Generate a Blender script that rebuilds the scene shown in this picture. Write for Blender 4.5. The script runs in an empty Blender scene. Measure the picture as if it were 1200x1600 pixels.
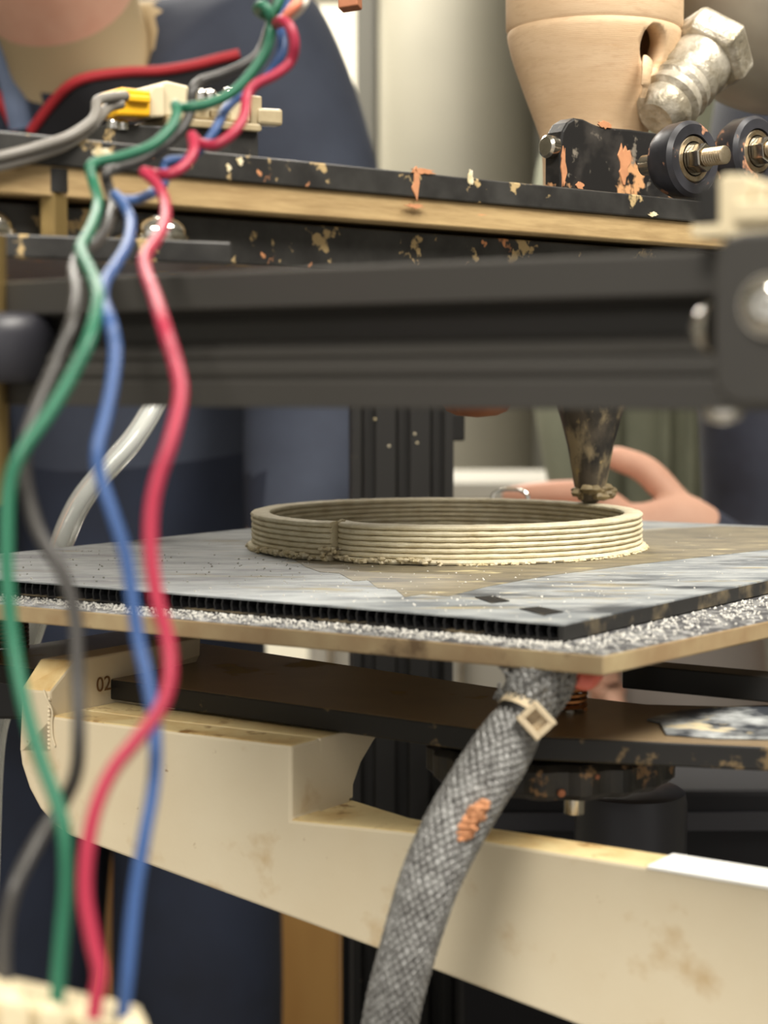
import bpy, bmesh, math, random
from mathutils import Vector as V, Matrix, noise
from mathutils.bvhtree import BVHTree

random.seed(7)
scene = bpy.context.scene
col = scene.collection
S = 0.001                     # the place is laid out in millimetres
F, HOR, H = 2700.0, 605.0, 68.5   # focal length in px, horizon row, lens height above the print bed
TH = math.atan((800 - HOR) / F)
FLOOR_Z = -1150.0

# ------------------------------------------------------------------ camera
cd = bpy.data.cameras.new('camera')
cam = bpy.data.objects.new('camera', cd)
col.objects.link(cam)
cam.location = (0, 0, H * S)
cam.rotation_euler = (math.pi / 2 - TH, 0, 0)
cd.sensor_fit = 'VERTICAL'
cd.sensor_height = 36.0
cd.sensor_width = 27.0
cd.lens = F / 1600 * 36
cd.clip_start = 0.02
cd.clip_end = 50
cd.dof.use_dof = True
cd.dof.focus_distance = 0.650
cd.dof.aperture_fstop = 12.5
scene.camera = cam

# ------------------------------------------------------------------ world, view
w = bpy.data.worlds.new('world')
scene.world = w
w.use_nodes = True
w.node_tree.nodes['Background'].inputs[0].default_value = (1.0, 0.95, 0.87, 1)
w.node_tree.nodes['Background'].inputs[1].default_value = 0.75
scene.view_settings.view_transform = 'Standard'
scene.view_settings.look = 'None'
scene.view_settings.gamma = 1
scene.view_settings.use_curve_mapping = False
scene.view_settings.exposure = -0.08
scene.cycles.use_denoising = True
LAMP_POWER = 1.0

# ------------------------------------------------------------------ projection helpers (place real points at real depths)
cT, sT = math.cos(TH), math.sin(TH)
def ray(px, py):
    x = (px - 600) / F
    y = (800 - py) / F
    return V((x, cT + y * sT, -sT + y * cT))
O = V((0, 0, H))
def P(px, py, Y):
    r = ray(px, py)
    return O + r * (Y / r.y)
def G(px, py, z):
    r = ray(px, py)
    return O + r * ((z - H) / r.z)
def PL(px, py, p0, n):
    r = ray(px, py)
    return O + r * ((p0 - O).dot(n) / r.dot(n))
UP = V((0, 0, 1))

# ------------------------------------------------------------------ materials
def lin(c):
    return tuple(((v / 255) / 12.92 if v / 255 <= 0.04045 else ((v / 255 + 0.055) / 1.055) ** 2.4) for v in c) + (1,)

def mk(name, c, rough=0.5, metal=0.0, c2=None, scale=80, lo=0.4, hi=0.65, spots=(), bump=0.0, bscale=400,
       stretch=(1, 1, 1), trans=0.0, spec=0.5, rough2=None, rings=None, coat=0.0, ior=1.45, detail=4, bump_dist=0.3):
    m = bpy.data.materials.new(name)
    m.use_nodes = True
    nt = m.node_tree
    nd, lk = nt.nodes, nt.links
    b = nd['Principled BSDF']
    b.inputs['Roughness'].default_value = rough
    b.inputs['Metallic'].default_value = metal
    b.inputs['Specular IOR Level'].default_value = spec
    b.inputs['Transmission Weight'].default_value = trans
    b.inputs['Coat Weight'].default_value = coat
    b.inputs['IOR'].default_value = ior
    tc = nd.new('ShaderNodeTexCoord')
    mp = nd.new('ShaderNodeMapping')
    mp.inputs['Scale'].default_value = stretch
    lk.new(tc.outputs['Object'], mp.inputs[0])
    def noisefac(sc, l, h_, seed, det=detail):
        n = nd.new('ShaderNodeTexNoise')
        n.noise_dimensions = '4D'
        n.inputs['W'].default_value = seed
        n.inputs['Scale'].default_value = sc
        n.inputs['Detail'].default_value = det
        n.inputs['Roughness'].default_value = 0.6
        lk.new(mp.outputs[0], n.inputs['Vector'])
        mr = nd.new('ShaderNodeMapRange')
        mr.inputs['From Min'].default_value = l
        mr.inputs['From Max'].default_value = h_
        lk.new(n.outputs['Fac'], mr.inputs['Value'])
        return mr.outputs[0]
    rgb = nd.new('ShaderNodeRGB')
    rgb.outputs[0].default_value = lin(c)
    cur = rgb.outputs[0]
    layers = []
    if c2 is not None:
        layers.append((c2, scale, lo, hi, None))
    for s_ in spots:
        layers.append(tuple(s_) + ((None,) if len(s_) == 4 else ()))
    rcur = None
    for i, (cc, sc, l, h_, r2) in enumerate(layers):
        f = noisefac(sc, l, h_, 1.7 + 3.1 * i + len(name))
        mx = nd.new('ShaderNodeMix')
        mx.data_type = 'RGBA'
        lk.new(f, mx.inputs[0])
        lk.new(cur, mx.inputs[6])
        mx.inputs[7].default_value = lin(cc)
        cur = mx.outputs[2]
        if r2 is not None:
            mr = nd.new('ShaderNodeMix')
            lk.new(f, mr.inputs[0])
            if rcur is None:
                mr.inputs[2].default_value = rough
            else:
                lk.new(rcur, mr.inputs[2])
            mr.inputs[3].default_value = r2
            rcur = mr.outputs[0]
    if rcur is not None:
        lk.new(rcur, b.inputs['Roughness'])
    lk.new(cur, b.inputs['Base Color'])
    hsrc = None
    if bump:
        n = nd.new('ShaderNodeTexNoise')
        n.inputs['Scale'].default_value = bscale
        n.inputs['Detail'].default_value = 3
        lk.new(mp.outputs[0], n.inputs['Vector'])
        hsrc = n.outputs['Fac']
    if rings:
        wv = nd.new('ShaderNodeTexWave')
        wv.bands_direction = 'Z'
        wv.inputs['Scale'].default_value = rings
        wv.inputs['Distortion'].default_value = 1.5
        wv.inputs['Detail Scale'].default_value = 2
        lk.new(tc.outputs['Object'], wv.inputs['Vector'])
        if hsrc is None:
            hsrc = wv.outputs['Fac']
        else:
            ad = nd.new('ShaderNodeMath')
            lk.new(hsrc, ad.inputs[0]); lk.new(wv.outputs['Fac'], ad.inputs[1])
            hsrc = ad.outputs[0]
        bump = bump or 0.4
    if hsrc is not None:
        bp = nd.new('ShaderNodeBump')
        bp.inputs['Strength'].default_value = bump
        bp.inputs['Distance'].default_value = bump_dist * S
        lk.new(hsrc, bp.inputs['Height'])
        lk.new(bp.outputs[0], b.inputs['Normal'])
    return m

TAN, ORA, CREAM = (196, 168, 118), (205, 140, 92), (222, 208, 176)
M = {}
M['board_top'] = mk('dusty_black_plastic_sheet', (108, 113, 117), 0.5, c2=(162, 166, 166), scale=34, lo=0.36, hi=0.60, stretch=(1.0, 3.0, 1), detail=8,  # low-angle reflection painted into the grey-blue, together with real clay dust
                    spots=[((72, 76, 80), 16, 0.54, 0.66, 0.4), ((152, 142, 114), 20, 0.56, 0.66, 0.7), ((176, 178, 176), 75, 0.58, 0.68, 0.7), ((196, 188, 162), 60, 0.64, 0.70, 0.7), ((205, 207, 205), 260, 0.66, 0.72, 0.7)], bump=0.3, bscale=300)
M['film'] = mk('dried_clay_film', (104, 97, 82), 0.5, c2=(140, 130, 106), scale=40, lo=0.38, hi=0.62, stretch=(1.0, 3.0, 1), detail=8,
               spots=[((190, 178, 140), 34, 0.60, 0.66, 0.8), ((84, 82, 78), 24, 0.58, 0.66, 0.5)], bump=0.3, bscale=300)
M['board_edge'] = mk('black_plastic_edge', (36, 35, 34), 0.5, spots=[((112, 100, 78), 45, 0.50, 0.62)])
M['flute'] = mk('black_fluted_plastic', (32, 32, 34), 0.45)
M['glass_edge'] = mk('tan_build_plate', (148, 124, 92), 0.45, c2=(176, 158, 122), scale=30, spots=[((104, 84, 60), 55, 0.58, 0.7)], coat=0.3)
M['plate_top'] = mk('dusty_plate_top', (70, 70, 72), 0.6, c2=(150, 150, 148), scale=220, lo=0.46, hi=0.62)
M['dust'] = mk('white_clay_dust', (205, 203, 196), 0.9)
M['clay'] = mk('wet_beige_clay', (226, 217, 190), 0.72, c2=(208, 195, 162), scale=160, lo=0.4, hi=0.7, bump=0.8, bscale=900, bump_dist=0.35,
               spots=[((222, 212, 180), 420, 0.6, 0.7)])
M['clay_lump'] = mk('clay_lump', (204, 188, 148), 0.8, c2=(226, 216, 190), scale=260, bump=0.8, bscale=700)
M['black'] = mk('black_plastic', (30, 29, 28), 0.42)
M['anod'] = mk('black_anodised_metal', (52, 50, 47), 0.42, metal=0.0, spec=0.6)
M['anod_dirty'] = mk('black_profile_with_clay_specks', (44, 43, 42), 0.45, spots=[((150, 140, 120), 90, 0.70, 0.76)])
M['black_dirty'] = mk('black_sheet_with_clay_splashes', (38, 37, 36), 0.38, c2=(58, 57, 55), scale=60,
                      spots=[((176, 152, 108), 70, 0.60, 0.63, 0.8), ((206, 142, 96), 50, 0.64, 0.66, 0.8)])
M['carriage'] = mk('black_carriage_with_dust', (120, 104, 82), 0.35, c2=(140, 120, 92), scale=18, spots=[((168, 150, 112), 32, 0.62, 0.68, 0.8)])
M['carriage_edge'] = mk('black_carriage_edge', (26, 25, 24), 0.45, spots=[((112, 94, 66), 90, 0.58, 0.64)])
M['carriage_clay'] = mk('blue_grey_clay_smear', (52, 56, 62), 0.4, c2=(178, 182, 182), scale=50, lo=0.45, hi=0.62, spots=[((210, 196, 162), 40, 0.6, 0.66)])
M['plywood'] = mk('ochre_wood_sheet', (180, 154, 110), 0.65, c2=(140, 114, 76), scale=40, stretch=(1, 1, 9), lo=0.35, hi=0.7, spots=[((208, 150, 104), 30, 0.68, 0.72)])
M['printed'] = mk('cream_printed_plastic', (210, 198, 172), 0.5, c2=(202, 187, 158), scale=14, lo=0.35, hi=0.7,
                  spots=[((186, 162, 124), 40, 0.58, 0.72), ((150, 122, 84), 170, 0.68, 0.73), ((196, 176, 140), 9, 0.55, 0.7)], bump=0.2, bscale=500)
M['printed_top'] = mk('worn_cream_printed_top', (220, 200, 150), 0.5, c2=(196, 160, 102), scale=50, lo=0.45, hi=0.7, spots=[((140, 102, 56), 90, 0.58, 0.68)])
M['printed_white'] = mk('clean_white_print', (240, 240, 236), 0.45)  # whiter than the cream print: direct light is put into the colour
M['stain'] = mk('brown_stain', (110, 78, 44), 0.7)
M['body'] = mk('beige_turned_body', (212, 180, 142), 0.6, c2=(226, 196, 160), scale=22, lo=0.35, hi=0.7, stretch=(1, 1, 5),
               spots=[((186, 140, 84), 34, 0.62, 0.72), ((206, 172, 136), 130, 0.5, 0.75)], rings=420, bump=0.2, bscale=400)
M['steel'] = mk('bright_steel', (206, 200, 188), 0.22, metal=1.0, c2=(150, 142, 128), scale=60)
M['chrome'] = mk('polished_chrome', (232, 230, 224), 0.12, metal=1.0)
M['taped'] = mk('steel_with_white_tape', (196, 189, 174), 0.42, metal=0.45, c2=(150, 141, 122), scale=90, lo=0.4, hi=0.6, bump=0.9, bscale=220, bump_dist=1.0)
M['tank'] = mk('brushed_grey_tank', (160, 153, 140), 0.42, metal=0.25, c2=(120, 113, 103), scale=12)
M['brass'] = mk('dull_brass', (146, 124, 80), 0.4, metal=0.8)
M['worn_steel'] = mk('worn_tan_steel', (184, 170, 146), 0.32, metal=0.85, c2=(140, 118, 86), scale=200)
M['copper'] = mk('copper_spring', (160, 106, 62), 0.35, metal=0.85)
M['dark_spring'] = mk('dark_brown_spring', (78, 54, 38), 0.4, metal=0.6)
M['nozzle'] = mk('clay_smeared_dark_nozzle', (92, 84, 74), 0.4, metal=0.15, c2=(40, 38, 38), scale=60, lo=0.42, hi=0.56, stretch=(1, 1, 0.5), detail=8,
                 spots=[((166, 150, 120), 75, 0.52, 0.62, 0.8), ((190, 168, 120), 120, 0.62, 0.66, 0.8)], bump=0.5, bscale=200)
M['wheel'] = mk('black_rubber_wheel', (40, 40, 44), 0.35, c2=(62, 62, 68), scale=40, spots=[((186, 136, 104), 70, 0.56, 0.60, 0.85)])
M['bracket'] = mk('black_bracket_with_clay', (32, 31, 31), 0.35, c2=(74, 70, 66), scale=50, lo=0.5, hi=0.75, spots=[((200, 150, 104), 55, 0.56, 0.60, 0.85), ((120, 112, 100), 140, 0.6, 0.68, 0.7)])
M['red'] = mk('red_wire_insulation', (152, 38, 62), 0.42)
M['blue'] = mk('blue_wire_insulation', (52, 80, 128), 0.42)
M['green'] = mk('green_wire_insulation', (34, 96, 72), 0.42)
M['grey_wire'] = mk('black_wire_insulation', (60, 58, 56), 0.38)
M['grey_pair'] = mk('grey_wire_insulation', (120, 116, 110), 0.42)
M['white_wire'] = mk('white_wire_insulation', (214, 208, 196), 0.4)
M['orange_wire'] = mk('salmon_wire_insulation', (222, 132, 104), 0.4)
M['connector'] = mk('cream_nylon_connector', (208, 194, 162), 0.5, spots=[((176, 140, 90), 120, 0.66, 0.74)])
M['yellow'] = mk('yellow_connector_plug', (236, 178, 28), 0.45)
M['brown_tab'] = mk('translucent_brown_tab', (150, 134, 104), 0.35, c2=(176, 162, 132), scale=60)
M['tube'] = mk('clear_plastic_tube', (246, 248, 246), 0.06, trans=0.75, ior=1.3)
M['braid'] = mk('grey_braided_yarn', (96, 95, 93), 0.36, c2=(140, 140, 138), scale=300, lo=0.4, hi=0.66, spots=[((176, 152, 120), 30, 0.66, 0.74)])
M['braid_core'] = mk('dark_cable_core', (44, 43, 42), 0.7)
M['orange_clay'] = mk('dried_orange_clay', (196, 138, 98), 0.85, c2=(176, 122, 86), scale=120, bump=0.6, bscale=300)
M['tie'] = mk('cream_cable_tie', (214, 196, 164), 0.4, spots=[((206, 140, 100), 60, 0.6, 0.68)])
M['heat_red'] = mk('red_heat_shrink', (214, 108, 92), 0.35)
M['knob'] = mk('black_knob_with_clay', (24, 23, 22), 0.42, c2=(44, 40, 34), scale=60, spots=[((132, 104, 74), 80, 0.60, 0.64, 0.85)])
M['navy'] = mk('navy_jacket_cloth', (56, 62, 76), 0.85, c2=(46, 51, 64), scale=9)
M['navy_dark'] = mk('dark_navy_trousers', (30, 37, 54), 0.85, c2=(22, 26, 38), scale=7)
M['ink'] = mk('black_cloth', (26, 26, 30), 0.8)
M['olive'] = mk('olive_jacket_cloth', (134, 136, 116), 0.9, c2=(116, 118, 100), scale=8)
M['pale'] = mk('pale_grey_cloth', (166, 158, 152), 0.9)
M['jeans'] = mk('dark_blue_black_cloth', (38, 40, 50), 0.7, c2=(56, 60, 74), scale=10)
M['skin'] = mk('skin', (214, 168, 144), 0.6, c2=(202, 150, 126), scale=14)
M['shirt'] = mk('beige_shirt', (176, 156, 122), 0.85)
M['slate_collar'] = mk('slate_blue_collar', (92, 104, 128), 0.8)
M['redtrim'] = mk('red_piping', (168, 40, 48), 0.6)
M['hair'] = mk('dark_brown_hair', (46, 34, 28), 0.6)
M['shoe'] = mk('dark_shoe', (40, 38, 38), 0.6)
M['wall'] = mk('warm_grey_plaster', (134, 132, 122), 0.9, c2=(124, 122, 112), scale=1.5)
M['column'] = mk('grey_green_column', (128, 124, 110), 0.5, c2=(112, 109, 97), scale=1.2)
M['door'] = mk('cream_door', (246, 240, 220), 0.6)
M['jamb'] = mk('dark_door_jamb', (84, 82, 74), 0.6)
M['floor'] = mk('grey_floor', (120, 114, 104), 0.6, c2=(106, 100, 92), scale=3)
M['ceil'] = mk('white_ceiling', (232, 230, 222), 0.9)
M['counter'] = mk('white_counter', (176, 173, 164), 0.5)
M['wood'] = mk('golden_wood', (190, 146, 84), 0.55, c2=(170, 124, 66), scale=9, stretch=(1, 1, 0.2))
M['table'] = mk('grey_table_top', (92, 88, 82), 0.5)
M['slate'] = mk('dark_slate_plastic', (46, 46, 52), 0.4)
M['terracotta'] = mk('brown_clay_coating', (168, 108, 76), 0.7, c2=(140, 86, 60), scale=60)
lm = bpy.data.materials.new('lamp_panel'); lm.use_nodes = True
e = lm.node_tree.nodes['Principled BSDF']
e.inputs['Base Color'].default_value = (1, 1, 1, 1)
e.inputs['Emission Color'].default_value = (1, 0.93, 0.82, 1)
e.inputs['Emission Strength'].default_value = 6.0
M['lamp'] = lm

# ------------------------------------------------------------------ mesh helpers
BASE = {}      # object name -> world offset (mm) of its local frame

class MB:
    def __init__(self):
        self.v, self.f, self.m = [], [], []
    def add(self, vs, fs, mi=0):
        n = len(self.v)
        self.v += [V(a) for a in vs]
        self.f += [tuple(i + n for i in f) for f in fs]
        self.m += [mi] * len(fs)
        return self
    def prism(self, poly, ext, mi=0):
        n = len(poly)
        vs = [V(p) for p in poly] + [V(p) + V(ext) for p in poly]
        fs = [tuple(range(n))[::-1], tuple(range(n, 2 * n))]
        fs += [(i, (i + 1) % n, n + (i + 1) % n, n + i) for i in range(n)]
        return self.add(vs, fs, mi)
    def box(self, c, hx, hy, hz, mi=0):
        """hx, hy, hz: half-extent vectors"""
        c, hx, hy, hz = V(c), V(hx), V(hy), V(hz)
        return self.prism([c - hx - hy - hz, c + hx - hy - hz, c + hx + hy - hz, c - hx + hy - hz], hz * 2, mi)
    def tube(self, pts, r, n=12, mi=0, cap=True, flat=1.0):
        pts = [V(p) for p in pts]
        k = len(pts)
        rs = [r] * k if not hasattr(r, '__len__') else list(r)
        vs, fs = [], []
        t = (pts[1] - pts[0]).normalized()
        u = t.orthogonal().normalized()
        for i, p in enumerate(pts):
            t = (pts[min(i + 1, k - 1)] - pts[max(i - 1, 0)])
            t = t.normalized() if t.length > 1e-9 else V((0, 0, 1))
            u = (u - t * u.dot(t))
            u = u.normalized() if u.length > 1e-6 else t.orthogonal().normalized()
            w_ = t.cross(u)
            for j in range(n):
                a = 2 * math.pi * j / n
                vs.append(p + (u * math.cos(a) + w_ * math.sin(a) * flat) * rs[i])
        for i in range(k - 1):
            for j in range(n):
                fs.append((i * n + j, i * n + (j + 1) % n, (i + 1) * n + (j + 1) % n, (i + 1) * n + j))
        if cap:
            fs.append(tuple(range(n))[::-1])
            fs.append(tuple(range((k - 1) * n, k * n)))
        return self.add(vs, fs, mi)
    def lathe(self, prof, c, axis=UP, n=40, mi=0, ref=None):
        axis = V(axis).normalized()
        u = (V(ref) - axis * V(ref).dot(axis)).normalized() if ref is not None else axis.orthogonal().normalized()
        w_ = axis.cross(u)
        c = V(c)
        vs, fs = [], []
        for (r, h) in prof:
            r = max(r, 0.02)
            for j in range(n):
                a = 2 * math.pi * j / n
                vs.append(c + axis * h + (u * math.cos(a) + w_ * math.sin(a)) * r)
        for i in range(len(prof) - 1):
            for j in range(n):
                fs.append((i * n + j, i * n + (j + 1) % n, (i + 1) * n + (j + 1) % n, (i + 1) * n + j))
        fs.append(tuple(range(n))[::-1])
        fs.append(tuple(range((len(prof) - 1) * n, len(prof) * n)))
        return self.add(vs, fs, mi)
    def obj(self, name, mat, parent=None, smooth=False, bevel=0.0, seg=2, origin=None, kind=None, label=None):
        vs = self.v
        if parent is not None:
            off = BASE[parent.name]
        elif origin is not None:
            off = V(origin)
        else:
            off = V((sum(p.x for p in vs) / len(vs), sum(p.y for p in vs) / len(vs), min(p.z for p in vs)))
        me = bpy.data.meshes.new(name)
        me.from_pydata([((p - off) * S)[:] for p in vs], [], self.f)
        mats = mat if isinstance(mat, (list, tuple)) else [mat]
        for x in mats:
            me.materials.append(M[x] if isinstance(x, str) else x)
        for i, p in enumerate(me.polygons):
            p.material_index = self.m[i]
        bm = bmesh.new(); bm.from_mesh(me)
        bmesh.ops.recalc_face_normals(bm, faces=bm.faces)
        if smooth:
            for f in bm.faces:
                f.smooth = True
            for e_ in bm.edges:
                if len(e_.link_faces) == 2 and e_.calc_face_angle(0) > math.radians(40):
                    e_.smooth = False
        bm.to_mesh(me); bm.free()
        o = bpy.data.objects.new(name, me)
        col.objects.link(o)
        BASE[o.name] = off
        if parent is not None:
            o.parent = parent
        else:
            o.location = off * S
        if bevel:
            md = o.modifiers.new('bevel', 'BEVEL')
            md.width = bevel * S; md.segments = seg; md.limit_method = 'ANGLE'; md.angle_limit = math.radians(35)
        if kind: o['kind'] = kind
        if label: o['label'] = label
        return o

def tag(o, label, cat, group=None):
    o['label'] = label; o['category'] = cat
    if group: o['group'] = group
    return o
def thing(name, loc, label, cat, group=None):
    o = bpy.data.objects.new(name, None)
    o.empty_display_size = 0.01
    col.objects.link(o)
    o.location = V(loc) * S
    BASE[o.name] = V(loc)
    return tag(o, label, cat, group)
def struct(mb, name, mat, **k):
    o = mb.obj(name, mat, **k); o['kind'] = 'structure'; return o
def catmull(pts, n=8):
    pts = [V(p) for p in pts]
    out = []
    q = [pts[0] * 2 - pts[1]] + pts + [pts[-1] * 2 - pts[-2]]
    for i in range(1, len(q) - 2):
        a, b, c, d = q[i - 1:i + 3]
        for k in range(n):
            t = k / n
            out.append(0.5 * ((2 * b) + (c - a) * t + (2 * a - 5 * b + 4 * c - d) * t * t + (3 * b - a - 3 * c + d) * t ** 3))
    out.append(pts[-1])
    return out
def dome(r, h, n=6):
    return [(r * math.cos(i / n * math.pi / 2), h * math.sin(i / n * math.pi / 2)) for i in range(n + 1)]
def cut(obj, cutter):
    """real hole: boolean difference, cutter removed afterwards"""
    md = obj.modifiers.new('cut', 'BOOLEAN'); md.operation = 'DIFFERENCE'; md.object = cutter; md.solver = 'EXACT'
    bpy.context.view_layer.update()
    dg = bpy.context.evaluated_depsgraph_get()
    me = bpy.data.meshes.new_from_object(obj.evaluated_get(dg))
    obj.modifiers.clear()
    obj.data = me
    bpy.data.objects.remove(cutter, do_unlink=True)

# bed directions: AL runs left and away along the front edge, B right and away along the right edge
C0 = G(880, 975, 0)
AL = (G(0, 905, 0) - C0).normalized()
B = (G(1200, 905, 0) - C0).normalized()
AR = -AL
NF = AL.cross(UP).normalized()          # horizontal normal of the front plane
if NF.y > 0: NF = -NF
# head-plate direction: its edge recedes to the right towards a vanishing point near x = 3990
CD = V((3390 / F, 1, 0)).normalized()
CN = V((CD.y, -CD.x, 0))                # towards the camera, to the right

# ================================================================== SETTING
RY, RX = 4200.0, 2600.0
CEIL_Z = 1400.0
struct(MB().prism([V((-RX, -1500, FLOOR_Z)), V((RX, -1500, FLOOR_Z)), V((RX, RY, FLOOR_Z)), V((-RX, RY, FLOOR_Z))], V((0, 0, -40))), 'floor', 'floor')
struct(MB().prism([V((-RX, RY, FLOOR_Z)), V((RX, RY, FLOOR_Z)), V((RX, RY, CEIL_Z)), V((-RX, RY, CEIL_Z))], V((0, 80, 0))), 'wall_back', 'wall')
struct(MB().prism([V((-RX, -1500, FLOOR_Z)), V((-RX, RY, FLOOR_Z)), V((-RX, RY, CEIL_Z)), V((-RX, -1500, CEIL_Z))], V((-80, 0, 0))), 'wall_left', 'wall')
struct(MB().prism([V((RX, -1500, FLOOR_Z)), V((RX, RY, FLOOR_Z)), V((RX, RY, CEIL_Z)), V((RX, -1500, CEIL_Z))], V((80, 0, 0))), 'wall_right', 'wall')
struct(MB().prism([V((-RX, -1500, CEIL_Z)), V((RX, -1500, CEIL_Z)), V((RX, RY, CEIL_Z)), V((-RX, RY, CEIL_Z))], V((0, 0, 60))), 'ceiling', 'ceil')
# door with frame, column
a = P(470, 0, 4150); b_ = P(556, 0, 4150)
door = struct(MB().prism([V((a.x - 700, 4150, FLOOR_Z)), V((b_.x, 4150, FLOOR_Z)), V((b_.x, 4150, 1000)), V((a.x - 700, 4150, 1000))], V((0, 45, 0))), 'door_1', 'door', bevel=4)
MB().lathe([(9, 0), (9, 40), (24, 42), (26, 60), (18, 70)], V((a.x - 640, 4150, -100)), V((0, -1, 0))).obj('door_handle', 'steel', door, smooth=True)
struct(MB().box(V((b_.x + 24, 4140, (FLOOR_Z + 1060) / 2)), V((24, 0, 0)), V((0, 55, 0)), V((0, 0, (1060 - FLOOR_Z) / 2))), 'trim_1', 'jamb', bevel=4)
struct(MB().box(V((a.x - 730, 4140, (FLOOR_Z + 1060) / 2)), V((30, 0, 0)), V((0, 55, 0)), V((0, 0, (1060 - FLOOR_Z) / 2))), 'trim_2', 'jamb', bevel=4)
struct(MB().box(V(((a.x - 700 + b_.x) / 2, 4140, 1030)), V(((b_.x - a.x + 700) / 2, 0, 0)), V((0, 55, 0)), V((0, 0, 30))), 'trim_3', 'jamb', bevel=4)
ca, cb = P(592, 0, 3600).x, P(850, 0, 3600).x
struct(MB().lathe([((cb - ca) / 2, FLOOR_Z), ((cb - ca) / 2, CEIL_Z)], V(((ca + cb) / 2, 3600 + (cb - ca) / 2, 0)), n=64), 'wall_column', 'column', smooth=True)

# ceiling lamps: panel mesh and its light
def ceiling_lamp(x, y, sx, sy, power, label):
    t = thing('ceiling_lamp', (x, y, CEIL_Z - 30), label, 'lamp', 'ceiling light panels')
    MB().box(V((x, y, CEIL_Z - 12)), V((sx / 2 + 20, 0, 0)), V((0, sy / 2 + 20, 0)), V((0, 0, 11))).obj('frame', 'ceil', t, bevel=3)
    MB().box(V((x, y, CEIL_Z - 25)), V((sx / 2, 0, 0)), V((0, sy / 2, 0)), V((0, 0, 2))).obj('diffuser', 'lamp', t)
    ld = bpy.data.lights.new('lamp_light', 'AREA')
    ld.shape = 'RECTANGLE'; ld.size = sx * S; ld.size_y = sy * S
    ld.energy = power * LAMP_POWER; ld.color = (1.0, 0.95, 0.86)
    lo = bpy.data.objects.new('lamp_light', ld); col.objects.link(lo)
    lo.parent = t; lo.location = (0, 0, -0.01)
ceiling_lamp(-500, -950, 700, 900, 62, 'bright ceiling light panel to the left above the photographer')
ceiling_lamp(750, 100, 600, 1000, 46, 'bright ceiling light panel to the right above the printer')
ceiling_lamp(-500, 2200, 1200, 300, 36, 'bright ceiling light panel over the bystanders')
ceiling_lamp(-450, 3450, 1200, 300, 52, 'bright ceiling light panel nearest the back wall')

# table that carries the printer, white counter and wooden bench behind
TZ = -330.0
t = thing('work_table', (0, 640, FLOOR_Z), 'dark grey table under the printer', 'table')
MB().box(V((0, 640, TZ - 15)), V((650, 0, 0)), V((0, 400, 0)), V((0, 0, 15))).obj('table_top', 'table', t, bevel=3)
for sx in (-600, 600):
    for yy in (280, 1000):
        MB().box(V((sx, yy, (TZ - 30 + FLOOR_Z) / 2)), V((25, 0, 0)), V((0, 25, 0)), V((0, 0, (TZ - 30 - FLOOR_Z) / 2))).obj('leg', 'black', t, bevel=2)
x0, x1 = P(470, 0, 2700).x, P(905, 0, 2700).x
zt = P(700, 753, 2700).z
t = thing('counter', ((x0 + x1) / 2, 2900, FLOOR_Z), 'white counter cabinet by the back wall, behind the post', 'counter')
MB().box(V(((x0 + x1) / 2, 2900, (FLOOR_Z + zt - 30) / 2)), V(((x1 - x0) / 2 - 8, 0, 0)), V((0, 192, 0)), V((0, 0, (zt - 30 - FLOOR_Z) / 2))).obj('body', 'counter', t, bevel=2)
MB().box(V(((x0 + x1) / 2, 2900, zt - 15)), V(((x1 - x0) / 2, 0, 0)), V((0, 200, 0)), V((0, 0, 15))).obj('counter_top', 'counter', t, bevel=3)
for i in range(2):
    xa = x0 + 14 + i * (x1 - x0 - 16) / 2
    d_ = MB().box(V((xa + (x1 - x0 - 40) / 4, 2705, (FLOOR_Z + zt - 30) / 2)), V(((x1 - x0 - 40) / 4, 0, 0)), V((0, 6, 0)), V((0, 0, (zt - 90 - FLOOR_Z) / 2))).obj('door', 'counter', t, bevel=2)
    MB().tube([V((xa + 30, 2690, zt - 200)), V((xa + 30, 2690, zt - 320))], 5).obj('handle', 'steel', d_, smooth=True)
yb = 2050
xa, xb = P(60, 0, yb).x, P(545, 0, yb).x
zt = P(500, 1185, yb).z
t = thing('wooden_bench', ((xa + xb) / 2, yb + 150, FLOOR_Z), 'golden wooden bench behind the person in navy', 'bench')
MB().box(V(((xa + xb) / 2, yb + 150, zt - 18)), V(((xb - xa) / 2, 0, 0)), V((0, 160, 0)), V((0, 0, 18))).obj('bench_top', 'wood', t, bevel=4)
for px in (100, 478):
    for dy in (20, 270):
        x = P(px, 0, yb).x
        MB().box(V((x, yb + dy, (zt - 36 + FLOOR_Z) / 2)), V((34, 0, 0)), V((0, 28, 0)), V((0, 0, (zt - 36 - FLOOR_Z) / 2))).obj('leg', 'wood', t, bevel=4)
MB().box(V(((xa + xb) / 2, yb + 20, zt - 75)), V(((xb - xa) / 2 - 60, 0, 0)), V((0, 12, 0)), V((0, 0, 38))).obj('apron', 'wood', t, bevel=3)

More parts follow.
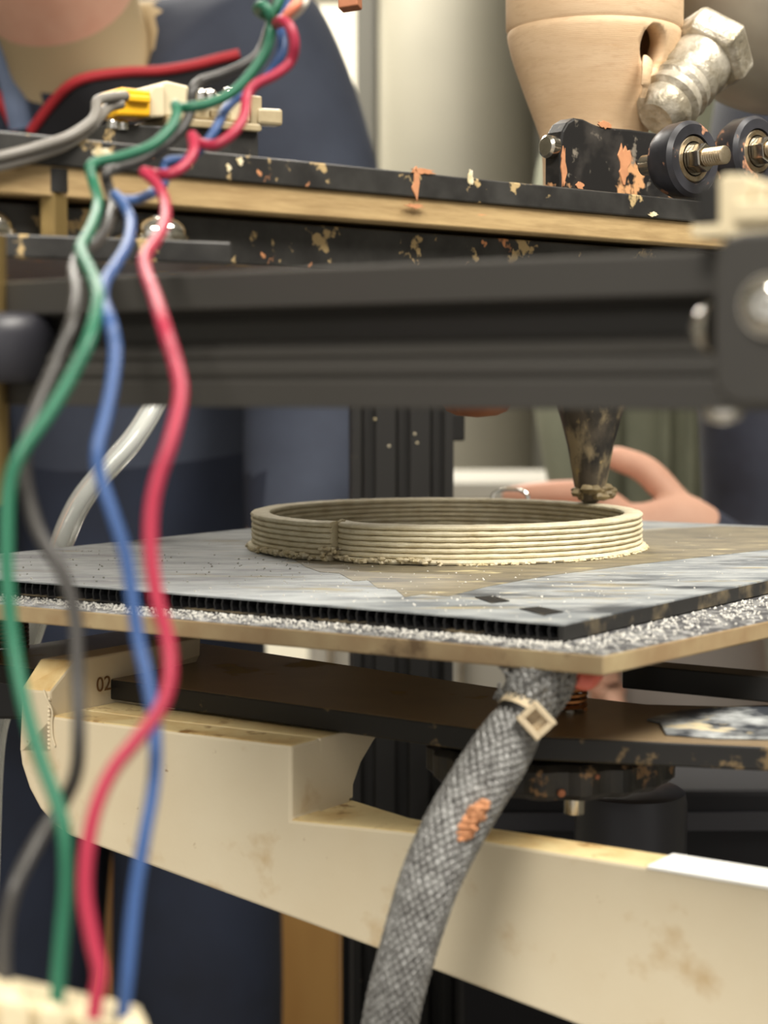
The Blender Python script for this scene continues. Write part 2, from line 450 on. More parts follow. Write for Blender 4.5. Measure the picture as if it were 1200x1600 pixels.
# ================================================================== PRINT BED
W_A, L_B = 296.0, 374.0
corners = [C0, C0 + AL * W_A, C0 + AL * W_A + B * L_B, C0 + B * L_B]
board = thing('corrugated_board', C0 + V((0, 0, -5.1)), 'dusty black corrugated plastic sheet carrying the clay ring', 'board')
MB().prism([c + V((0, 0, -0.55)) for c in corners], V((0, 0, 0.55))).obj('top_skin', 'board_top', board)
MB().prism([c + V((0, 0, -5.1)) for c in corners], V((0, 0, 0.5))).obj('bottom_skin', 'board_edge', board)
MB().prism([C0 + AL * 1.6 + V((0, 0, -4.6)), C0 + AL * 1.6 + B * L_B + V((0, 0, -4.6)), C0 + B * L_B + V((0, 0, -4.6)), C0 + V((0, 0, -4.6))], V((0, 0, 4.05))).obj('side_wall', 'board_edge', board)
fm = [(455, 872), (478, 886), (500, 894), (530, 896), (552, 908), (575, 907), (590, 919), (618, 921), (632, 933), (660, 929), (700, 932), (760, 917), (860, 899), (1020, 879), (1200, 859), (1260, 848), (1260, 826), (1120, 822), (1000, 830), (800, 822), (640, 824)]
MB().prism([G(x, y, 0.02) for x, y in fm], V((0, 0, 0.12))).obj('clay_film', 'film', board, label='brownish film of dried clay round the ring')
fl0 = None
nfl = 84
for i in range(nfl):
    pos = C0 + AL * (4.6 + i * (W_A - 6) / (nfl - 1))
    if fl0 is None:
        lean = AL * 0.5
        q = [pos - AL * 0.3 + V((0, 0, -4.6)), pos + AL * 0.3 + V((0, 0, -4.6)), pos + AL * 0.3 + lean + V((0, 0, -2.6)), pos + AL * 0.3 + V((0, 0, -0.55)), pos - AL * 0.3 + V((0, 0, -0.55)), pos - AL * 0.3 + lean + V((0, 0, -2.6))]
        fl0 = MB().prism([p + B * 0.6 for p in q], B * (L_B - 2)).obj('flute', 'flute', board)
        p0 = pos
    else:
        c = fl0.copy(); col.objects.link(c); c.parent = board
        c.location = (pos - p0) * S
        if i % 3 == 1: c.location += AL * 0.3 * S

PT, PB = -5.6, -11.4
N0 = G(943, 1024, PT)
pl = G(0, 943.5, PT); pr = G(1200, 970, PT)
dL = (pl - N0).normalized(); dR = (pr - N0).normalized()
pc = [N0, N0 + dL * 345, N0 + dL * 345 + dR * 405, N0 + dR * 405]
plate = thing('build_plate', N0 + V((0, 0, PB)), 'tan edged build plate under the black sheet, dusted with white crumbs', 'plate')
mb = MB().prism([c + V((0, 0, PB - PT)) for c in pc], V((0, 0, PT - PB)))
mb.m[1] = 1
mb.obj('slab', ['glass_edge', 'plate_top'], plate, bevel=0.6)
# dust crumbs along the two visible margins
mb = MB()
def crumb(mb, c, r, mi=0):
    ax = [V((random.uniform(-1, 1), random.uniform(-1, 1), random.uniform(-1, 1))).normalized() for _ in range(1)][0]
    m_ = Matrix.Rotation(random.uniform(0, 6.28), 3, ax)
    vs = [m_ @ (V(q) * r * random.uniform(0.7, 1.2)) for q in ((1, 0, 0), (-1, 0, 0), (0, 1, 0), (0, -1, 0), (0, 0, 1), (0, 0, -1))]
    mb.add([c + q for q in vs], [(0, 2, 4), (2, 1, 4), (1, 3, 4), (3, 0, 4), (2, 0, 5), (1, 2, 5), (3, 1, 5), (0, 3, 5)], mi)
def margin(n, side):
    for _ in range(n):
        if side == 0:     # front margin: between plate edge and board edge
            p = N0 + dL * random.uniform(0, 300); q = C0 + AL * random.uniform(0, 1) ; s = (p - N0).length
            q = C0 + AL * s
        else:
            p = N0 + dR * random.uniform(0, 260); s = (p - N0).length
            q = C0 + B * s
        f = random.uniform(0.03, 0.97) if random.random() < 0.5 else random.uniform(0.3, 0.97)
        c = p.lerp(V((q.x, q.y, PT)), f)
        crumb(mb, c + V((0, 0, 0.25)), random.choice((0.25, 0.3, 0.35, 0.45, 0.6)) * (1.0 if side == 0 else 1.15))
margin(2200, 0); margin(900, 1)
mb.obj('dust', 'dust', plate, kind='stuff', label='white clay dust crumbs')

# carriage below the bed
CT, CB = -36.5, -44.0
K0 = G(830, 1150, CT); K1 = G(1200, 1166, CT)
dK = (G(180, 1062, CT) - K0).normalized()
kp = [K0, K0 + dK * 262, K0 + dK * 262 + B * 92, G(770, 1073, CT), G(1010, 1100, CT), G(1130, 1103, CT), G(1300, 1098, CT), K1 + V((62, 22, 0)), K1]
carr = thing('bed_carriage', K0 + V((0, 0, CB)), 'black carriage plate below the print bed, spotted with dried clay', 'plate')
mb = MB().prism([V((p.x, p.y, CB)) for p in kp], V((0, 0, CT - CB)))
mb.m = [1] * len(mb.m); mb.m[1] = 0
mb.obj('carriage_plate', ['carriage', 'carriage_edge'], carr, bevel=0.7)
q = [G(1010, 1127, CT), G(1060, 1114, CT), G(1120, 1109, CT), G(1230, 1107, CT), G(1280, 1116, CT), G(1240, 1158, CT), G(1120, 1156, CT), G(1040, 1150, CT), G(1030, 1132, CT)]
MB().prism([V((p.x, p.y, CT + 0.02)) for p in q], V((0, 0, 0.9))).obj('clay_smear', 'carriage_clay', carr, bevel=0.4, label='blue grey smear of drying clay')
# support bar under the right of the bed
s0 = P(985, 1032, 590); s1 = s0 + AR * 150
t = thing('support_bar', (s1.x, s1.y, s1.z - 8), 'flat black bar between build plate and carriage at the right', 'bar')
MB().box((s0 + s1) / 2 + V((0, 0, -4.6)), AR * 75, B * 6, V((0, 0, 4.2))).obj('bar', 'black', t, bevel=0.5)
MB().box(V((s1.x, s1.y, (PB + s1.z) / 2 - 0.2)) - AR * 6, AR * 6, B * 6, V((0, 0, (PB - s1.z) / 2 - 0.2))).obj('hanger', 'black', t, bevel=0.5)

# springs
def spring(c, z0, z1, r, wr, turns, mat, label):
    pts = []
    n = int(turns * 16)
    for i in range(n + 1):
        a_ = i / 16 * 2 * math.pi
        pts.append(V((c.x + r * math.cos(a_), c.y + r * math.sin(a_), z0 + wr + (z1 - z0 - 2 * wr) * i / n)))
    t = thing('bed_spring', (c.x, c.y, z0), label, 'spring', 'levelling springs under the bed')
    MB().tube(pts, wr, 6).obj('coil', mat, t, smooth=True)
    MB().lathe([(2, z0), (2, z1)], V((c.x, c.y, 0)), n=12).obj('screw', 'steel', t, smooth=True)
sp = G(890, 1112, CT)
spring(sp, CT, PB, 5.2, 0.75, 13, 'copper', 'copper coil spring beside the braided cable')
sp2 = P(12, 1000, 690)
spring(sp2, CT, PB, 8.0, 0.8, 14, 'dark_spring', 'dark brown coil spring under the left end of the bed')

# levelling knob
kc = V((54, 553, 0))
KZ0, KZ1 = -56.5, -45.5
kn = thing('levelling_knob', (kc.x, kc.y, KZ0), 'large black ribbed levelling knob smeared with clay', 'knob')
prof = []
nn = 144
vs, fs = [], []
for (z, f) in ((KZ0, 0.94), (KZ0 + 2, 1.0), (KZ1 - 2, 1.0), (KZ1, 0.95)):
    for j in range(nn):
        a_ = 2 * math.pi * j / nn
        r = 39.5 * f * (1 + 0.022 * math.copysign(abs(math.cos(a_ * 18)) ** 0.5, math.cos(a_ * 18)))
        vs.append(V((kc.x + r * math.cos(a_), kc.y + r * math.sin(a_), z)))
for i in range(3):
    for j in range(nn):
        fs.append((i * nn + j, i * nn + (j + 1) % nn, (i + 1) * nn + (j + 1) % nn, (i + 1) * nn + j))
fs += [tuple(range(nn))[::-1], tuple(range(3 * nn, 4 * nn))]
MB().add(vs, fs).obj('grip', 'knob', kn)
MB().lathe([(3.2, -61), (3.2, KZ0 + 1)], V((kc.x, kc.y - 34, 0)) + V((4, 0, 0)), n=12).obj('bolt_end', 'steel', kn, smooth=True)
MB().lathe([(3, KZ1 - 0.5), (3, CB)], V((kc.x, kc.y, 0)), n=12).obj('stud', 'steel', kn)
for px, py, rr in ((880, 1240, 1.3), (937, 1214, 0.9), (1034, 1220, 1.2)):
    for zz in (0,):
        r_ = ray(px, py)
        # nearest point on the knob's rim
        best = min((V((kc.x + 39.6 * math.cos(u * 0.02), kc.y + 39.6 * math.sin(u * 0.02), 0)) for u in range(157, 315)), key=lambda p: abs(600 + F * p.x / p.y - px))
        z = max(KZ0 + 1.5, min(KZ1 - 1, P(px, py, best.y).z))
        nrm = (V((best.x, best.y, 0)) - kc).normalized()
        MB().lathe([(rr, 0), (rr * 0.8, 0.5), (0.1, 0.7)], V((best.x, best.y, z)) - nrm * 0.3, nrm, n=9).obj('clay_spot', 'terracotta', kn, smooth=True)

# ================================================================== CREAM PRINTED ARM
A0 = G(455, 1165, -44.5)
fp = lambda px, py: PL(px, py, A0, NF)
arm = thing('printed_arm', V((A0.x, A0.y, -140)), 'long cream 3D printed bracket arm holding the bed carriage', 'bracket')
prof = [(30, 1172), (33, 1195), (45, 1232), (62, 1264), (85, 1291), (110, 1307), (150, 1322), (400, 1414), (650, 1506), (900, 1602), (1330, 1775),
        (1330, 1407), (1200, 1386), (1000, 1352), (740, 1311), (600, 1296), (520, 1288), (455, 1281), (455, 1165), (300, 1146), (135, 1126), (78, 1118)]
poly = [fp(*p) for p in prof]
TA = 15.0                                         # the arm is a thin web ...
mb = MB().prism(poly, B * TA)
n = len(poly)
for i in range(n):
    if i in (11, 12, 13, 14, 15, 16, 18, 19, 20): mb.m[2 + i] = 1      # worn tops
mb.obj('arm_body', ['printed', 'printed_top'], arm, bevel=1.1, seg=2)
lp_ = [(455, 1165), (300, 1146), (135, 1126), (78, 1118), (78, 1176), (200, 1230), (455, 1278)]
mb = MB().prism([fp(*p) + B * (TA - 0.2) for p in lp_], B * 18)        # ... thickened under the ledge
for i in (0, 1, 2): mb.m[2 + i] = 1
mb.obj('ledge_block', ['printed', 'printed_top'], arm, bevel=0.6)
zt0 = fp(455, 1281).z
wg = [G(455, 1281, zt0) + B * (TA - 0.3), G(470, 1268, zt0) + B * 24, G(640, 1277, zt0), G(760, 1300, zt0), fp(760, 1313) + B * (TA - 0.3)]
mb = MB().prism([V((p.x, p.y, zt0 - 20.3)) for p in wg], V((0, 0, 20.2))); mb.m[1] = 1
mb.obj('gusset', ['printed', 'printed_top'], arm, bevel=0.6)
# clean white stretch of the arm's top edge, with direct light painted in
e0, e1 = fp(1012, 1354), fp(1325, 1406)
MB().prism([e0 + V((0, 0, -0.6)) - B * 0.6, e1 + V((0, 0, -0.6)) - B * 0.6, e1 + V((0, 0, 0.5)) - B * 0.6, e0 + V((0, 0, 0.5)) - B * 0.6], B * 16).obj('clean_lit_strip', 'printed_white', arm, bevel=0.3, label='clean white stretch on the top edge, painted bright for direct light')
# block at the left end: front face with a top that slopes up and back
bl = [fp(30, 1176), fp(78, 1178), fp(78, 1080), fp(33, 1076)]
zt = bl[2].z
def blk(p, back, dz): return V((p.x, p.y, p.z)) + B * back + V((0, 0, dz))
v8 = [bl[0], bl[1], bl[2], bl[3], blk(bl[2], 12, 9.5), blk(bl[3], 9, 9.5), blk(bl[2], 78, 9.5), blk(bl[3], 78, 9.5), blk(bl[0], 78, 0), blk(bl[1], 30, 0), blk(bl[1], 36, 16), blk(bl[1], 46, 22), blk(bl[1], 78, 25)]
fs = [(0, 1, 2, 3), (3, 2, 4, 5), (5, 4, 6, 7), (0, 3, 5, 7, 8), (1, 9, 10, 11, 12, 6, 4, 2), (0, 8, 9, 1), (9, 8, 10), (10, 8, 11), (11, 8, 12), (12, 8, 7, 6)]
mb = MB().add(v8, fs); mb.m[1] = 1
mb.obj('end_block', ['printed', 'printed_top'], arm, bevel=0.9)
# strings of plastic on the block corner
MB().tube(catmull([fp(70, 1078) - B * 0.4, fp(76, 1090) - B * 1.0, fp(84, 1110) - B * 0.8, fp(83, 1130) - B * 0.6, fp(84, 1150) - B * 0.6, fp(88, 1165) - B * 0.6], 6), 0.35, 6).obj('plastic_string', 'printed', arm, smooth=True)
for i in range(13):
    p = fp(77, 1092 + i * 6.4)
    MB().lathe([(0.1, -0.6), (0.75, 0), (0.1, 0.6)], p, V((0.5, -0.4, 0.8)), n=8).obj('seam_blob', 'printed', arm, smooth=True)
# rib going back under the carriage at the step
h0 = fp(455, 1172)
zz = [h0 + B * 0.4, h0 + B * 52, h0 + B * 44 + V((0, 0, -5)), h0 + B * 37 + V((0, 0, -11)), h0 + B * 32 + V((0, 0, -19)), h0 + B * 29.5 + V((0, 0, -26)), h0 + B * 0.4 + V((0, 0, -26))]
MB().prism([p + V((0, 0, 0.6)) - AR * 0.05 for p in zz], AL * 70).obj('rear_rib', 'printed', arm, bevel=0.5)
# brown marks pencilled on the block side
tcu = bpy.data.curves.new('mark', 'FONT'); tcu.body = '02'; tcu.size = 0.0075; tcu.extrude = 0.0001
to = bpy.data.objects.new('mark', tcu); col.objects.link(to)
bpy.context.view_layer.update()
me = bpy.data.meshes.new_from_object(to.evaluated_get(bpy.context.evaluated_depsgraph_get()))
bpy.data.objects.remove(to, do_unlink=True)
mk_o = bpy.data.objects.new('written_mark', me); me.materials.append(M['stain']); col.objects.link(mk_o)
mk_o.parent = arm
nrm = B.cross(UP)
mk_o.matrix_local = Matrix.Translation((blk(bl[2], 22, -3.5) - BASE[arm.name] + nrm * 0.25) * S) @ Matrix((B, UP, nrm)).transposed().to_4x4()
mk_o['label'] = 'brown marks on the block side'

# ================================================================== CLAY RING
RC = V((27, 747, 0)); RR = 81.0
th0 = math.atan2(-75, -53.6)
NLAY, LH = 7, 2.2
ring = thing('clay_ring', RC, 'freshly printed ring of stacked beige clay beads', 'clay print')
def ring_r(d, k):
    # d: angle from the seam, 0..2pi
    r = RR + 0.8 * math.sin(d * 2 + 0.6)
    r -= 7.5 * math.exp(-d / 0.085) + 2.2 * math.exp(-(2 * math.pi - d) / 0.05)
    return r
NT, NS = 560, 12
for k in range(NLAY):
    vs, fs = [], []
    zc = (k + 0.5) * LH
    for i in range(NT):
        d = 2 * math.pi * i / (NT - 1)
        a_ = th0 + d
        jit = 0.35 * noise.noise(V((math.cos(a_) * 9, math.sin(a_) * 9, k * 3.7))) + 0.16 * noise.noise(V((math.cos(a_) * 60, math.sin(a_) * 60, k * 9.1)))
        rr = ring_r(d, k) + jit + (0.9 if k == 0 else 0)
        wv_ = 4.1 + 0.35 * noise.noise(V((math.cos(a_) * 14, math.sin(a_) * 14, 40 + k))) + (0.7 if k == 0 else 0)
        zj = 0.13 * noise.noise(V((math.cos(a_) * 20, math.sin(a_) * 20, 80 + k)))
        dirv = V((math.cos(a_), math.sin(a_), 0))
        for j in range(NS):
            b2 = 2 * math.pi * j / NS
            c_, s_ = math.cos(b2), math.sin(b2)
            x = wv_ * math.copysign(abs(c_) ** 0.55, c_)
            z = LH * 0.53 * math.copysign(abs(s_) ** 0.8, s_)
            g = 0.13 * noise.noise(V((a_ * 170, j * 1.7, k * 5.3)))
            vs.append(RC + dirv * (rr + x + g) + V((0, 0, zc + z + zj + 0.05)))
    for i in range(NT - 1):
        for j in range(NS):
            fs.append((i * NS + j, i * NS + (j + 1) % NS, (i + 1) * NS + (j + 1) % NS, (i + 1) * NS + j))
    fs += [tuple(range(NS))[::-1], tuple(range((NT - 1) * NS, NT * NS))]
    MB().add(vs, fs).obj('clay_layer', 'clay', ring, smooth=True)
# ragged brim and crumbs round the foot
def blob(mb, c, r, mi=0):
    n_, m_ = 7, 4
    vs = [c + V((0, 0, -r * 0.6))]
    for i in range(1, m_):
        for j in range(n_):
            a_ = 2 * math.pi * j / n_; p_ = math.pi * i / m_
            k_ = r * random.uniform(0.75, 1.2)
            vs.append(c + V((k_ * math.sin(p_) * math.cos(a_), k_ * math.sin(p_) * math.sin(a_), -0.65 * k_ * math.cos(p_))))
    vs.append(c + V((0, 0, r * 0.65)))
    fs = [(0, 1 + (j + 1) % n_, 1 + j) for j in range(n_)]
    for i in range(m_ - 2):
        for j in range(n_):
            fs.append((1 + i * n_ + j, 1 + i * n_ + (j + 1) % n_, 1 + (i + 1) * n_ + (j + 1) % n_, 1 + (i + 1) * n_ + j))
    e_ = len(vs) - 1
    fs += [(e_, 1 + (m_ - 2) * n_ + j, 1 + (m_ - 2) * n_ + (j + 1) % n_) for j in range(n_)]
    mb.add(vs, fs, mi)
mb = MB()
for i in range(520):
    a_ = random.uniform(0, 2 * math.pi)
    d = (a_ - th0) % (2 * math.pi)
    near_seam = min(d, 2 * math.pi - d) < 0.55
    r = ring_r(d, 0) + 4.9 + random.uniform(-0.3, 1.1) + (random.uniform(0, 1.6) if near_seam else 0)
    rad = random.uniform(0.5, 1.3) * (1.35 if near_seam else 1)
    blob(mb, RC + V((r * math.cos(a_), r * math.sin(a_), rad * 0.5 + (random.uniform(0, 1.8) if near_seam else 0))), rad)
mb.obj('ragged_foot', 'clay_lump', ring, smooth=True, kind='stuff', label='ragged clay lumps round the foot')
mb = MB()
for i in range(26):
    blob(mb, RC + V((math.cos(th0), math.sin(th0), 0)) * (RR - 1 + random.uniform(0, 5)) + V((random.uniform(-3, 3), random.uniform(-2, 2), random.uniform(2, 5.5))), random.uniform(0.6, 1.6))
blob(mb, RC + V((math.cos(th0 + .03), math.sin(th0 + .03), 0)) * (RR - 3) + V((0, 0, NLAY * LH)), 1.6)
mb.obj('seam_lump', 'clay_lump', ring, smooth=True, kind='stuff')
# loose crumbs on the sheet
mb = MB()
for i in range(420):
    p = C0 + AL * random.uniform(4, W_A - 4) + B * (random.uniform(2, L_B - 4) if i > 250 else random.uniform(2, 110))
    if abs((p - RC).length - RR) < 7: continue
    crumb(mb, p + V((0, 0, 0.15)), random.uniform(0.2, 0.55))
o = mb.obj('loose_crumbs', 'dust'); o['kind'] = 'stuff'
tag(o, 'loose white clay crumbs scattered on the black sheet', 'crumbs')
# flat dark flakes near the sheet corner and smears
for nm, pts, lab in (('dark_flake', [(742, 934), (770, 932), (796, 940), (768, 943)], 'small dark flake lying on the sheet, the one further from its corner'),
                     ('dark_flake', [(812, 952), (842, 949), (880, 957), (850, 962)], 'dark smudge flake lying on the sheet nearest its front corner')):
    o = MB().prism([G(x, y, 0.02) for x, y in pts], V((0, 0, 0.35))).obj(nm, 'board_edge'); tag(o, lab, 'flake', 'dark flakes on the sheet')
# wire loop of a clip on the far edge of the sheet
cl = V((67, 921, 0))
t = thing('binder_clip', cl, 'silver wire loop clipped on the far edge behind the clay ring', 'clip')
lp = catmull([cl + V((-5, 0, 0.5)), cl + V((-9, 1, 9)), cl + V((-6, 2, 13)), cl + V((0, 2, 14)), cl + V((7, 2, 13.2)), cl + V((10, 1, 9)), cl + V((6, 0, 0.5))], 6)
MB().tube(lp, 1.1, 8).obj('wire_loop', 'chrome', t, smooth=True)
MB().prism([cl + V((-11, -7, 0.1)), cl + V((11, -7, 0.1)), cl + V((11, -3, 4)), cl + V((11, 4, 0.1)), cl + V((-11, 4, 0.1)), cl + V((-11, -3, 4))], V((0, 0.1, 0.8))).obj('jaw', 'black', t)

# ================================================================== HEAD: plates, body, nozzle
ED = P(1085, 313, 640)                  # top front edge of the black head plate
Z_PT = ED.z
Z_BB = Z_PT - 7.8
Z_WB = Z_BB - 8.4
def edge_pt(px, off=0.0):
    base = ED + CN * (-off)
    r_ = ray(px, 300); r2 = V((r_.x, r_.y))
    # solve base + CD*t on the vertical plane through the pixel column
    k = r_.x / r_.y
    t_ = (k * base.y - base.x) / (CD.x - k * CD.y)
    return V((base.x + CD.x * t_, base.y + CD.y * t_, 0))
pa, pb = edge_pt(-260), edge_pt(1180)
def slab(name, z0, z1, off, mat, label, cat, pxa=-150, pxb=1180, depth=186, bevel=0.5):
    u0, u1 = edge_pt(pxa, off), edge_pt(pxb, off)
    q = [u0, u1, u1 - CN * depth, u0 - CN * depth]
    o = MB().prism([V((p.x, p.y, z0)) for p in q], V((0, 0, z1 - z0))).obj(name, mat, bevel=bevel)
    return tag(o, label, cat, 'stacked head plates')
slab('head_plate', Z_BB, Z_PT, 0, 'black_dirty', 'black top plate of the print head with clay splashes on its edge', 'plate')
slab('wooden_plate', Z_WB, Z_BB - 0.05, 1.2, 'plywood', 'ochre wooden plate sandwiched below the black head plate', 'plate')
slab('lower_plate', Z_WB - 15, Z_WB - 1.6, 9, 'black_dirty', 'black clay-spattered plate just under the wooden plate', 'plate')
# clay splashes standing proud of the edge
for i, (px, py, w_, h_, m_) in enumerate(((660, 268, 6.5, 1.1, 'orange_clay'), (650, 286, 2.2, 6, 'orange_clay'), (648, 322, 4.5, 0.8, 'orange_clay'), (735, 278, 1.4, 3.5, 'clay_lump'), (160, 242, 4.0, 3.0, 'clay_lump'), (375, 252, 1.6, 1.4, 'clay_lump'), (357, 262, 1.0, 1.6, 'clay_lump'), (1020, 335, 3.0, 1.0, 'clay_lump'))):
    p = PL(px, py, ED, CN)
    ou = [(math.cos(a_ * 0.349) * w_ * random.uniform(0.45, 1.1), math.sin(a_ * 0.349) * h_ * random.uniform(0.5, 1.1)) for a_ in range(18)]
    o = MB().prism([p + CD * x + UP * y - CN * 0.2 for x, y in ou], CN * 0.55).obj('clay_splash', m_, bevel=0.3)
    tag(o, ['orange clay splash on top of the black plate edge', 'orange clay drip running down the black plate edge', 'thin orange clay smear on the wooden plate edge', 'pale clay streak on the plate edge left of the extruder',
            'tan clay patch on the plate edge under the green wire', 'larger tan clay spot on the plate edge under the switch', 'smaller tan clay spot on the plate edge under the switch', 'tan clay dab on the plate edge below the wheel'][i], 'clay splash', 'clay splashes on the plate edge')
# near bar with dome bolts and standoff
def bar_pt(px, py): return P(px, py, 0.0) if False else PL(px, py, P(362, 378, 492), V((0.42, -0.907, 0)))
u0, u1 = bar_pt(-120, 366), bar_pt(362, 378)
bt = u1.z; bdir = (V((u1.x, u1.y, 0)) - V((u0.x, u0.y, 0)))
t = thing('clamp_bar', V((u1.x, u1.y, bt - 6.3)), 'short black bar with clay crusted end below the wooden plate', 'bar')
back = V((-0.42, 0.907, 0)) * 26
MB().prism([V((u0.x, u0.y, bt - 6.3)), V((u1.x, u1.y, bt - 6.3)), V((u1.x, u1.y, bt - 6.3)) + back, V((u0.x, u0.y, bt - 6.3)) + back], V((0, 0, 6.3))).obj('bar', 'black_dirty', t, bevel=0.6)
def dome_bolt(c, axis, r, h, label, mat='chrome', group='dome head bolts', hexsocket=True):
    t = thing('dome_bolt', c, label, 'bolt', group)
    axis = V(axis).normalized()
    MB().lathe([(r * 1.12, 0), (r * 1.12, h * 0.22)], c, axis, n=28).obj('washer', 'steel', t, smooth=True)
    hd = MB().lathe([(r, h * 0.2), (r, h * 0.35)] + [(a_, h * 0.35 + b2 * 0.75) for a_, b2 in dome(r, h, 7)[1:-1]] + [(r * 0.42, h * 1.08), (r * 0.42, h * 0.6), (0, h * 0.6)], c, axis, n=28).obj('bolt_head', mat, t, smooth=True)
    return t
bm_ = V((-0.42, 0.907, 0))
for px, lab in ((265, 'silver dome bolt on the clamp bar behind the red wire'), (-12, 'silver dome bolt on the clamp bar at the left edge')):
    p = bar_pt(px, 378); p = V((p.x, p.y, bt)) + bm_ * 9
    dome_bolt(p, UP, 7.6, 6.5, lab)
p = bar_pt(101, 366); p = V((p.x, p.y, bt)) + bm_ * 12
t = thing('brass_standoff', p, 'short brass standoff between clamp bar and wooden plate', 'standoff')
MB().lathe([(4.3, 0), (4.3, 12.5)], p, UP, n=6).obj('hex_body', 'brass', t, bevel=0.3)
MB().lathe([(4.6, 12.5), (4.6, 19.0)], p, UP, n=20).obj('collar', 'black', t, smooth=True)

# extruder body
HX = V((94.5, 791, 0))
zf = lambda py: P(920, py, 791).z
sc = 2700 / 791 * 0.995
pr_ = [(20, Z_PT + 0.1), (76 / sc, Z_PT + 0.1), (76 / sc, zf(296)), (78 / sc, zf(240)), (81 / sc, zf(215)), (90 / sc, zf(190)), (105 / sc, zf(150)), (119 / sc, zf(110)), (127 / sc, zf(85)), (132 / sc, zf(64)), (132.6 / sc, zf(56)), (131 / sc, zf(52)), (134.5 / sc, zf(46)), (135 / sc, zf(0)), (135 / sc, zf(-200)), (60 / sc, zf(-202))]
body = thing('extruder_body', V((HX.x, HX.y, Z_PT)), 'beige tapering extruder body standing on the head plate', 'extruder')
bo = MB().lathe(pr_, HX, UP, n=96, ref=(0, -1, 0)).obj('shell', 'body', body, smooth=True)
# oval slot through the shell wall
sl = P(1021, 72, 762)
ax_ = (HX + V((0, 0, sl.z)) - sl).normalized()
upv = (UP - ax_ * ax_.z).normalized(); sd = ax_.cross(upv)
tilt = Matrix.Rotation(math.radians(-14), 3, ax_)
ov = [sl - ax_ * 20 + tilt @ (sd * math.cos(a_ * math.pi / 12) * 7.5 + upv * math.sin(a_ * math.pi / 12) * 9.5) for a_ in range(24)]
co = MB().prism(ov, ax_ * 62).obj('cutter', 'body')
cut(bo, co)
co = MB().lathe([(0.1, zf(150)), (20, zf(140)), (29, zf(80)), (31, zf(40)), (31, zf(-150)), (0.1, zf(-151))], HX, UP, n=48).obj('cutter', 'body')
cut(bo, co)
for p_ in bo.data.polygons: p_.use_smooth = True
gp = [P(1012, 95, 760), P(1010, 112, 756), P(1008, 135, 757), P(1004, 152, 759)]
MB().tube(catmull(gp, 6), [3.6] * 6 + [3.0] * 6 + [1.8] * 7, 10, flat=0.5).obj('drip', 'body', body, smooth=True)
# nozzle below the plates
nz = lambda py: P(922, py, 791).z
noz = thing('clay_nozzle', V((HX.x, HX.y, 15.6)), 'dark conical nozzle smeared with clay touching the ring', 'nozzle')
MB().lathe([(3.0, 15.6), (5.0, 17.0), (6.6, 21.5), (7.4, 24), (10.6, 42), (13.2, 52), (14.9, 58.0), (16, 62), (16.4, 100), (16.4, Z_WB - 15.5)], HX, UP, n=48).obj('cone', 'nozzle', noz, smooth=True)
mb = MB()
for i in range(75):
    a_ = random.uniform(0, 6.28)
    rr_ = random.uniform(3.0, 7.5)
    blob(mb, V((HX.x + rr_ * math.cos(a_) + random.uniform(-1, 4), HX.y + rr_ * math.sin(a_), random.uniform(18.5, 23.0))), random.uniform(1.8, 3.6))
mb.obj('clay_collar', mk('dark_wet_clay', (150, 134, 100), 0.6, c2=(110, 96, 70), scale=150, bump=0.6, bscale=500), noz, smooth=True, kind='stuff', label='lump of wet clay round the tip')
# clay-coated cylinder under the plate left of the nozzle
hp = P(745, 640, 770)
o = MB().lathe([(0.1, hp.z - 3.5), (9, hp.z - 2.6), (13.5, hp.z - 0.5), (15.5, hp.z + 3), (16, Z_WB - 15.2)], V((hp.x, hp.y, 0)), UP, n=32).obj('clay_coated_coupling', 'terracotta', smooth=True)
tag(o, 'brown clay-coated cylinder hanging under the head plate beside the post', 'coupling')

# fitting and tank
f0, f1 = P(1052, 152, 772), P(1106, 84, 788)
fa = (f1 - f0).normalized()
fit = thing('hose_fitting', f0, 'tape wrapped steel hex fitting joining extruder body and grey tank', 'fitting')
LF = (f1 - f0).length
MB().lathe([(8, -16), (11.5, -13), (13, -8), (11.8, -5), (14.2, -3), (13.2, 2), (14.6, 4), (13.6, 9), (14.8, 11), (14.4, 17), (15, 19), (14.4, LF - 2)], f0, fa, n=40).obj('threaded_stub', 'taped', fit, smooth=True)
MB().lathe([(17.8, LF - 6), (20.2, LF - 3.5), (20.2, LF + 6), (18.5, LF + 9)], f0, fa, n=6, ref=(0.2, 0, 1)).obj('hex_nut', 'taped', fit, bevel=0.6)
tc_ = P(1228, -42, 858)
ta = V((0.75, 0.35, 0.55)).normalized()
R_T = 68.0
tank = thing('clay_tank', tc_ + V((0, 0, -R_T)), 'smooth grey metal clay tank at the upper right', 'tank')
MB().lathe([(0.1, -R_T * 0.99)] + [(R_T * math.sin(a_ * math.pi / 24), -R_T * math.cos(a_ * math.pi / 24)) for a_ in range(1, 13)] + [(R_T, 190), (R_T * 0.9, 196)], tc_, ta, n=72).obj('shell', 'tank', tank, smooth=True)
MB().lathe([(R_T + 2, 40), (R_T + 2, 56)], tc_, ta, n=72).obj('clamp_band', 'steel', tank, smooth=True)

